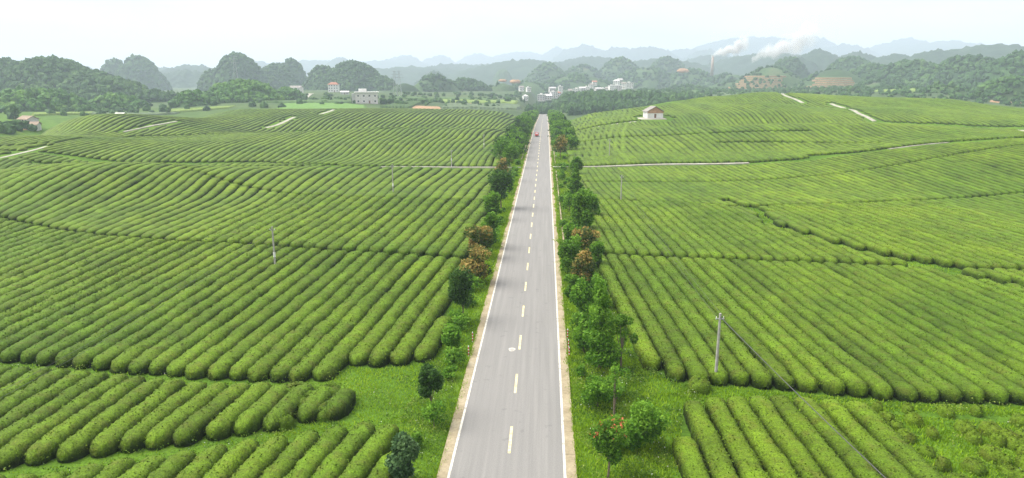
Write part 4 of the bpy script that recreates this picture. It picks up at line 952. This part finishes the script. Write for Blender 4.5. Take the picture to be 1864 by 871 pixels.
# ------------------------------------------------------------ hills
def ico(sub):
    bm = bmesh.new(); bmesh.ops.create_icosphere(bm, subdivisions=sub, radius=1); V = np.array([v.co[:] for v in bm.verts]); F = np.array([[v.index for v in f.verts] for f in bm.faces]); bm.free(); return V, F
ICO = {1: ico(1), 2: ico(2)}
class Hill:
    def __init__(s, px, py, hw, dist, depth=1.0, pw=2.2, zb=-25, sharp=1.0):
        x, y, z = at(px, py, dist); s.x, s.y, s.top = x, y, z; dep = float(pix(x, y, z)[2]); s.rx = hw * dep / FPX; s.ry = s.rx * depth; s.pw = pw; s.zb = zb; s.sh = sharp; s.d = dist
        s.rot = math.atan2(-(x - CX), y)
    def z(s, X, Y):
        dx, dy = X - s.x, Y - s.y; c, sn = math.cos(s.rot), math.sin(s.rot); u = (dx * c + dy * sn) / s.rx; v = (-dx * sn + dy * c) / s.ry
        a = np.arctan2(v, u); r = np.hypot(u, v) * (1 + .14 * (fbm(np.cos(a) * 1.3 + s.x * .01, np.sin(a) * 1.3 + s.y * .01, 3) - .5))
        f = np.clip(1 - r ** s.pw, 0, 1) ** s.sh
        k = (s.top - s.zb); n = (fbm(X / (s.rx * .35) + 5, Y / (s.rx * .35), 4) - .5) * .13 * k * np.clip(f * 2, 0, 1) * sstep(0, .35, r)
        return s.zb + k * f + n
class Smooth(Hill):
    def z(s, X, Y):
        dx, dy = X - s.x, Y - s.y; c, sn = math.cos(s.rot), math.sin(s.rot); u = (dx * c + dy * sn) / s.rx; v = (-dx * sn + dy * c) / s.ry
        return s.zb + (s.top - s.zb) * np.clip(1 - np.hypot(u, v) ** s.pw, 0, 1)
def hill_obj(name, h, res=90, bumpy=0, mat_='forest_far'):
    u = np.linspace(-1.12, 1.12, res); U, W_ = np.meshgrid(u, u, indexing='ij'); c, sn = math.cos(h.rot), math.sin(h.rot)
    X = h.x + U * h.rx * c - W_ * h.ry * sn; Y = h.y + U * h.rx * sn + W_ * h.ry * c; Z = h.z(X, Y)
    if bumpy: Z = Z + RNG.normal(0, bumpy, Z.shape) + (fbm(X / (bumpy * 6), Y / (bumpy * 6), 3) - .5) * bumpy * 5
    i = np.arange(X.size).reshape(X.shape); q = np.stack([i[:-1, :-1], i[1:, :-1], i[1:, 1:], i[:-1, 1:]], -1).reshape(-1, 4)
    T = fbm(X / (h.rx * .25), Y / (h.rx * .25), 3) * .8 + RNG.normal(0, .12, X.shape)
    o = mk(name, np.stack([X, Y, Z], -1).reshape(-1, 3), [q], M[mat_], tint=np.clip(T, 0, 1).ravel(), smooth=True); tag(o, kind='structure'); return o
def wood(hills, spacing, size, label, sub=2, thin=0, ground_z=True, poly=None, nmax=16000, sz_z=1.0, matk='forest'):
    """one mass of tree crowns over some hills or over a patch of ground"""
    XS, YS, ZS = [], [], []
    if poly is not None:
        pts = [cast(px, py, lo=poly[1])[:2] if len(poly) > 1 else gnd(px, py) for px, py in poly[0]]; P = np.array(pts); A = np.ptp(P[:, 0]) * np.ptp(P[:, 1]); n = min(nmax, int(A / spacing ** 2 * 1.3))
        X = RNG.uniform(P[:, 0].min(), P[:, 0].max(), n); Y = RNG.uniform(P[:, 1].min(), P[:, 1].max(), n); k = inpoly(X, Y, pts); XS.append(X[k]); YS.append(Y[k]); ZS.append(hz(X[k], Y[k]))
    for h in hills:
        n = min(nmax, int(4 * h.rx * h.ry / spacing ** 2 * 1.3)); U = RNG.uniform(-1.05, 1.05, n); W_ = RNG.uniform(-1.05, .45, n); c, sn = math.cos(h.rot), math.sin(h.rot)
        X = h.x + U * h.rx * c - W_ * h.ry * sn; Y = h.y + U * h.rx * sn + W_ * h.ry * c; Z = h.z(X, Y); g = hz(X, Y)
        for h2 in hills:
            if h2 is not h: Z = np.where(h2.z(X, Y) > Z + 3, -1e3, Z)
        k = (Z > g + .5) & ((fbm(X / 38 + 7, Y / 38, 3) > thin) if thin else True); XS.append(X[k]); YS.append(Y[k]); ZS.append(Z[k])
    X, Y, Z = map(np.concatenate, (XS, YS, ZS)); n = len(X); IV, IF = ICO[sub]; m = len(IV)
    r = size * RNG.uniform(.65, 1.35, n); rz = r * RNG.uniform(.75, 1.2, n) * sz_z
    D = IV[None] * (1 + RNG.normal(0, .20, (n, m, 1))) * np.stack([r, r, rz], -1)[:, None, :]
    V = D + np.stack([X, Y, Z + rz * .55], -1)[:, None, :]; F = (IF[None] + (np.arange(n) * m)[:, None, None]).reshape(-1, 3)
    T = fbm(X / (size * 9), Y / (size * 9), 3) * .6 + RNG.uniform(0, .45, n) - .05
    T = np.clip(np.repeat(T, m) + np.tile(IV[:, 2] * .0, n) + RNG.normal(0, .07, n * m), 0, 1)
    o = mk('forest', V.reshape(-1, 3), [F], M[matk], tint=T); tag(o, label, 'forest', kind='stuff'); return o

# near forested hills on the left
A = [Hill(90, 112, 150, 1050, 1.0, 1.9), Hill(-60, 118, 170, 1080, 1, 2), Hill(200, 150, 120, 950, 1, 1.8), Hill(290, 172, 90, 900, 1, 1.8), Hill(165, 134, 110, 1000, 1, 1.8), Hill(0, 112, 120, 1100, 1, 1.9)]
B_ = [Hill(60, 170, 150, 760, .6, 2), Hill(-120, 165, 160, 760, .6, 2), Hill(210, 180, 95, 780, .6, 2)]
C_ = [Hill(440, 152, 120, 800, .8, 2.0), Hill(350, 172, 70, 760, .8, 2), Hill(525, 166, 60, 860, .8, 2)]
for hs in (A, B_, C_):
    for h in hs: hill_obj('hill', h, 50, 0, 'forest')
wood(A, 5.2, 3.3, 'dense wooded hill at the far left'); wood(B_, 4.4, 2.9, 'lower bright wood at the foot of the far left hill', matk='forest_bright'); wood(C_, 4.4, 2.8, 'green wooded knoll left of the small valley houses', matk='forest_bright')
# karst cones, mid distance
K1 = [Smooth(206, 109, 40, 1950, 1, 1.9), Smooth(250, 105, 60, 1850, 1, 1.9)]
K2 = [Hill(432, 102, 66, 1500, 1, 2.2), Hill(500, 120, 60, 1560, 1, 2.2), Hill(528, 110, 40, 1620, 1, 2), Hill(385, 130, 36, 1500, 1, 2)]
K3 = [Hill(640, 116, 82, 1350, 1, 2.1), Hill(590, 124, 52, 1400, 1, 2.1), Hill(695, 143, 50, 1320, 1, 2)]
for hs in (K1, K2, K3):
    for h in hs: hill_obj('karst_hill', h, 60, 0, 'forest')
wood(K1, 6.5, 3.9, 'blue-hazed wood covering the twin karst cones', 1); wood(K2, 5.6, 3.5, 'wood covering the large karst dome', 1); wood(K3, 5.2, 3.3, 'wood covering the round hill behind the small valley houses', 1)
# low wooded rises, centre
D_ = [Hill(790, 140, 70, 1250, .7, 2), Hill(850, 147, 70, 1300, .7, 2), Hill(735, 152, 50, 1200, .6, 2), Hill(915, 152, 50, 1350, .6, 2), Hill(960, 150, 60, 1500, .7, 2)]
for h in D_: hill_obj('hill', h, 40, 0, 'slope_green')
wood(D_, 5.2, 3.3, 'low dark wooded rise left of the village', 1, thin=.36)
E2 = [Hill(995, 119, 60, 2000, 1, 1.8), Hill(1060, 122, 70, 2050, 1, 1.8), Hill(1130, 108, 60, 2150, 1, 2), Hill(1215, 106, 60, 2300, 1, 2), Hill(1175, 125, 90, 1900, .8, 1.8), Hill(1050, 138, 110, 1650, .6, 1.8), Hill(1260, 130, 80, 1900, .8, 2), Hill(1330, 137, 80, 1800, .7, 2), Hill(915, 126, 28, 2400, 1, 2)]
for h in E2: hill_obj('hill', h, 60, 1.0, 'slope_green')
wood(E2[:5] + E2[6:8], 9, 4.5, 'hazy wooded hills behind the village', 1, thin=.30); wood([E2[5]], 7, 3.6, 'dark wood directly above the village roofs', 1, thin=.42)
# right hills
F_ = [Hill(1437, 108, 56, 1750, .8, 2), Hill(1552, 107, 80, 1700, .8, 1.9), Hill(1590, 120, 110, 1450, .6, 1.8), Hill(1660, 115, 130, 1350, .6, 1.8), Hill(1760, 107, 150, 1300, .6, 1.8), Hill(1880, 97, 150, 1200, .6, 1.8), Hill(2040, 95, 150, 1150, .6, 1.8)]
for h in F_: hill_obj('hill', h, 60, 0, 'forest')
wood(F_, 6, 3.7, 'dark wooded ridge along the right horizon', 1)
G_ = [Hill(1840, 146, 90, 900, .6, 1.9), Hill(1600, 150, 110, 1200, .5, 1.9), Hill(1480, 150, 60, 1400, .5, 1.9), Hill(1330, 150, 90, 1500, .5, 1.8), Hill(1560, 163, 110, 1000, .4, 1.8), Hill(1720, 158, 120, 950, .4, 1.8), Hill(1250, 158, 100, 1350, .4, 1.8)]
for h in G_: hill_obj('hill', h, 50, 0, 'slope_green')
wood(G_, 7, 3.0, 'scattered low trees below the right wooded ridge', thin=.42); wood([G_[0]], 6, 3.4, 'dark clump of trees at the right edge below the ridge', 1)
# plantation mound behind the road end and scattered valley trees
wood([], 5.2, 2.9, 'young dark plantation on the mound right of the road end', poly=([(960, 205), (1010, 207), (1040, 211), (1120, 204), (1200, 196), (1280, 184), (1250, 180), (1150, 176), (1080, 173), (1020, 180), (985, 190)], 620), sz_z=1.5)
wood([], 22, 2.6, 'scattered trees and bushes across the left valley fields', poly=([(-200, 228), (100, 215), (300, 206), (420, 200), (560, 196), (900, 198), (960, 190), (960, 172), (700, 172), (500, 176), (300, 190), (-200, 210)], 560))
wood([], 13, 2.6, 'scattered trees and bushes across the right valley fields', poly=([(1160, 182), (1400, 176), (1600, 178), (1864, 195), (2100, 200), (2100, 165), (1700, 160), (1300, 158), (1160, 165)], 620))
wood([], 6, 2.6, 'rough bushes along the farmhouse slope behind the left tea crest', poly=([(-100, 262), (0, 246), (60, 240), (70, 232), (-100, 240)], 370))
# trees beside the big brick house
for k, (px, w_) in enumerate([(684, 5.5), (697, 6.0)]):
    x, y, z = cast(px, 189, lo=600); tree('yard_tree', x, y, 5.5, w_, 'leaf_dark', ['dark tree touching the big pale brick house', 'dark tree one step right of the big pale brick house'][k], 'tree', leaf=1.0, n=260, trunk=.05)
x, y, z = cast(307, 208, lo=500); tree('lone_tree', x, y, 5.5, 5, 'leaf_dark', 'lone dark tree at the top end of the left hill path', 'tree', leaf=1.0, n=260, trunk=.08)
x, y, z = cast(27, 218, lo=560); tree('lone_tree', x, y, 11, 9, 'leaf_dark', 'tall dark tree behind the farmhouse', 'tree', leaf=1.2, n=500, trunk=.1)
# terraces of orange earth
def terrace(h, levels, a0, a1, label):
    hill_obj('hill', h, 60, 0, 'slope_green'); r = empty('terraced_field', (h.x, h.y, h.zb)); tag(r, label, 'terraced field'); K = h.top - h.zb; c, sn = math.cos(h.rot), math.sin(h.rot); dz = K * .52 / levels
    for k in range(levels):
        f = .16 + .52 * k / levels; n = 40; a = np.linspace(a0 + random.uniform(-.15, .15), a1 + random.uniform(-.2, .1), n); wob = 1 + .03 * (fbm(a * 3 + k * .3, a * 0, 2) - .5); V = []
        for df, dr, zo in ((0, 1.6, -1.0), (0, 1.4, dz * .6), (dz / K, .5, -.2)):
            rr = (1 - f - df) ** (1 / h.pw) * wob; u = h.rx * rr * np.sin(a) ; v = -h.ry * rr * np.cos(a); sc_ = 1 + dr / h.rx; u = u * sc_; v = v * sc_
            V.append(np.stack([u * c - v * sn, u * sn + v * c, np.full(n, K * (f + df) + zo)], -1))
        i = np.arange(n - 1); q = [np.stack([i, i + 1, n + i + 1, n + i], -1)]
        bank = mk('earth_bank', np.concatenate(V[:2]), q, M['soil_orange'], r); mk('terrace_bed', np.concatenate(V[1:]) + [0, 0, .004], q, C5, bank)
T1 = Smooth(1402, 123, 80, 1420, .9, 1.7, 4); T2 = Smooth(1520, 126, 76, 1330, .9, 1.7, 4)
terrace(T1, 7, -1.1, .55, 'orange-banked terraces on the right hillside, left of two'); terrace(T2, 6, -.7, .8, 'orange-banked terraces on the right hillside, right of two')
wood([T1, T2], 9, 3.0, 'loose trees on the crowns of the terraced hills', 1, thin=.50)
for k, (px, py, hw, d, lb) in enumerate([(1243, 129, 11, 1780, 'orange quarry scar near the factory chimney'), (938, 149, 10, 1330, 'orange earth scar on the rise left of the village'), (915, 147, 7, 1290, 'small orange scar farther left on the same rise')]):
    x, y, z = at(px, py, d); s = d / FPX * hw; n = 20; t = np.linspace(0, 2 * np.pi, n + 1)[:-1]; rr = 1 + .3 * (vnoise(t * 2 + k * 7, t * 0) - .5)
    V = [(0, -2.5, 0)] + [(math.cos(a) * s * q, 1.6 * math.sin(a) * 2 + 1, math.sin(a) * s * .36 * q) for a, q in zip(t, rr)] ; F = [(0, 1 + i, 1 + (i + 1) % n) for i in range(n)]
    V += [(v[0], v[1] + 9, v[2]) for v in V[1:]]; i = np.arange(n); o = mk('earth_scar', V, [np.array(F), np.stack([1 + (i + 1) % n, 1 + i, n + 1 + i, n + 1 + (i + 1) % n], -1)], M['soil_orange'], smooth=True)
    o.location = (x, y, z); o.rotation_euler.z = math.atan2(-(x - CX), y); tag(o, lb, 'earth scar')
# far ranges
far = [(130, 118, 90, 3600), (300, 126, 70, 3400), (350, 120, 60, 3000), (340, 128, 55, 2500), (460, 112, 80, 4200), (560, 112, 120, 4600), (620, 106, 40, 4200), (700, 112, 110, 4800), (735, 103, 60, 5000), (800, 102, 60, 5200), (830, 117, 90, 3400), (760, 124, 110, 3200), (790, 130, 40, 2300), (870, 99, 60, 5600), (900, 118, 90, 3800),
       (950, 95, 90, 5400), (1015, 88, 60, 5200), (1065, 84, 70, 4700), (1125, 86, 80, 4600), (1180, 86, 60, 4500), (1240, 90, 90, 4900), (1300, 100, 110, 3600), (1290, 92, 60, 4400), (1370, 70, 110, 5200), (1465, 64, 120, 5300), (1540, 82, 80, 5000), (1400, 98, 110, 3100), (1490, 92, 58, 2500), (1445, 104, 70, 2300),
       (1560, 96, 60, 2700), (1650, 70, 100, 5400), (1720, 76, 110, 5200), (1800, 84, 120, 4800), (1630, 98, 90, 2500), (1710, 92, 90, 2400), (1800, 84, 120, 2500), (1900, 80, 130, 2400), (2050, 82, 150, 2400), (-60, 116, 120, 3400), (960, 110, 120, 2900), (1080, 104, 130, 3200), (1200, 110, 120, 2900)]
for k, (px, py, hw, d) in enumerate(far):
    d = d if d < 3300 else 3300 + (d - 3300) * 2.2
    hill_obj('distant_hill', Hill(px, py, hw * (1.25 + .25 * (k % 4)), d, .8, 1.4 + (k % 3) * .25, -20), 70, 3.5 * d / 3000)

# ------------------------------------------------------------ pylons
def pylon(px, py, d, h, label):
    x, y, z = at(px, py, d); z = float(hz(x, y)) if z < float(hz(x, y)) else z; r = empty('lattice_pylon', (x, y, z), .3); tag(r, label, 'pylon', 'lattice pylons in the left valley'); bm = bmesh.new(); n = 7
    lv = [(h * k / n, h * .085 * (1 - .82 * k / n)) for k in range(n + 1)]
    for k in range(n):
        (z0, a), (z1, b_) = lv[k], lv[k + 1]; c0 = [(-a, -a), (a, -a), (a, a), (-a, a)]; c1 = [(-b_, -b_), (b_, -b_), (b_, b_), (-b_, b_)]
        for q in range(4): cyl(bm, (*c0[q], z0), (*c1[q], z1), .16, .16, 4); cyl(bm, (*c0[q], z0), (*c1[(q + 1) % 4], z1), .08, .08, 4)
    bmo('tower', bm, M['metal'], r)
    for zz, w_ in ((.74, .17), (.86, .14), (.97, .10)): boxo('crossarm', (-h * w_, h * w_, -.15, .15, h * zz, h * zz + .35), M['metal'], r)
pylon(430, 150, 950, 32, 'lattice pylon standing before the large karst dome'); pylon(720, 188, 900, 34, 'left of two pylons right of the big pale brick house'); pylon(728, 189, 930, 34, 'right of two pylons right of the big pale brick house')

# ------------------------------------------------------------ smoke and haze
def plume(label, p0, L, r0, r1, rise, dens, rz=0, sc_=.03):
    bm = bmesh.new(); box(bm, -r0 * 1.5, L + r1, -r1 * 1.2, r1 * 1.2, -r1, rise + r1 * 1.2)
    m = bpy.data.materials.new('smoke'); m.use_nodes = True; nt = m.node_tree; nt.nodes.clear(); o_ = N(nt, 'ShaderNodeOutputMaterial'); v = N(nt, 'ShaderNodeVolumePrincipled')
    v.inputs['Color'].default_value = (1, 1, 1, 1); tcn = N(nt, 'ShaderNodeTexCoord'); s = N(nt, 'ShaderNodeSeparateXYZ'); nt.links.new(tcn.outputs['Object'], s.inputs[0])
    def mth(op, a, b_=None, c=None):
        q = N(nt, 'ShaderNodeMath', operation=op)
        for k, e in enumerate((a, b_, c)):
            if e is None: continue
            if isinstance(e, (int, float)): q.inputs[k].default_value = e
            else: nt.links.new(e, q.inputs[k])
        return q.outputs[0]
    t = mth('MAXIMUM', mth('DIVIDE', s.outputs[0], L), 0.0001); zc = mth('MULTIPLY', mth('POWER', t, .7), rise); rad = mth('ADD', mth('MULTIPLY', mth('POWER', t, .7), r1 - r0), r0)
    dz = mth('SUBTRACT', s.outputs[2], zc); rr = mth('SQRT', mth('ADD', mth('MULTIPLY', dz, dz), mth('MULTIPLY', s.outputs[1], s.outputs[1])))
    nz_ = N(nt, 'ShaderNodeTexNoise'); nz_.inputs['Scale'].default_value = sc_; nz_.inputs['Detail'].default_value = 4; nt.links.new(tcn.outputs['Object'], nz_.inputs['Vector'])
    body = mth('SUBTRACT', mth('ADD', 1.0, mth('MULTIPLY', mth('SUBTRACT', nz_.outputs['Fac'], .5), 3.3)), mth('DIVIDE', rr, rad))
    end = mth('SUBTRACT', 1.0, mth('POWER', t, 2.5)); st = mth('GREATER_THAN', s.outputs[0], -r0)
    d = mth('MULTIPLY', mth('MULTIPLY', mth('MULTIPLY', mth('MAXIMUM', body, 0.0), mth('MAXIMUM', end, 0.0)), st), dens); nt.links.new(d, v.inputs['Density'])
    nt.links.new(v.outputs[0], o_.inputs['Volume']); o = bmo('smoke_plume', bm, m); o.location = p0; o.rotation_euler.z = rz; tag(o, label, 'smoke', kind='stuff'); return o
plume('white smoke drifting right from the tall factory chimney', (cx_, cy_, cz_ + 39), 80, 4, 21, 26, .30, R(-8), .06)
x, y, z = at(1375, 106, 1760); plume('pale steam plume rising right of the factory smoke', (x, y, z), 135, 8, 34, 50, .12, R(-8), .035)

m = bpy.data.materials.new('haze'); m.use_nodes = True; nt = m.node_tree; nt.nodes.clear(); o_ = N(nt, 'ShaderNodeOutputMaterial'); v = N(nt, 'ShaderNodeVolumePrincipled')
v.inputs['Color'].default_value = (.74, .845, 1.0, 1); v.inputs['Density'].default_value = HAZE; v.inputs['Anisotropy'].default_value = .1
nt.links.new(v.outputs[0], o_.inputs['Volume'])
bm = bmesh.new(); box(bm, -10500, 10500, -900, 11000, -45, 520); o = bmo('haze', bm, m); tag(o, 'pale bluish haze filling the valley air', 'haze', kind='stuff')
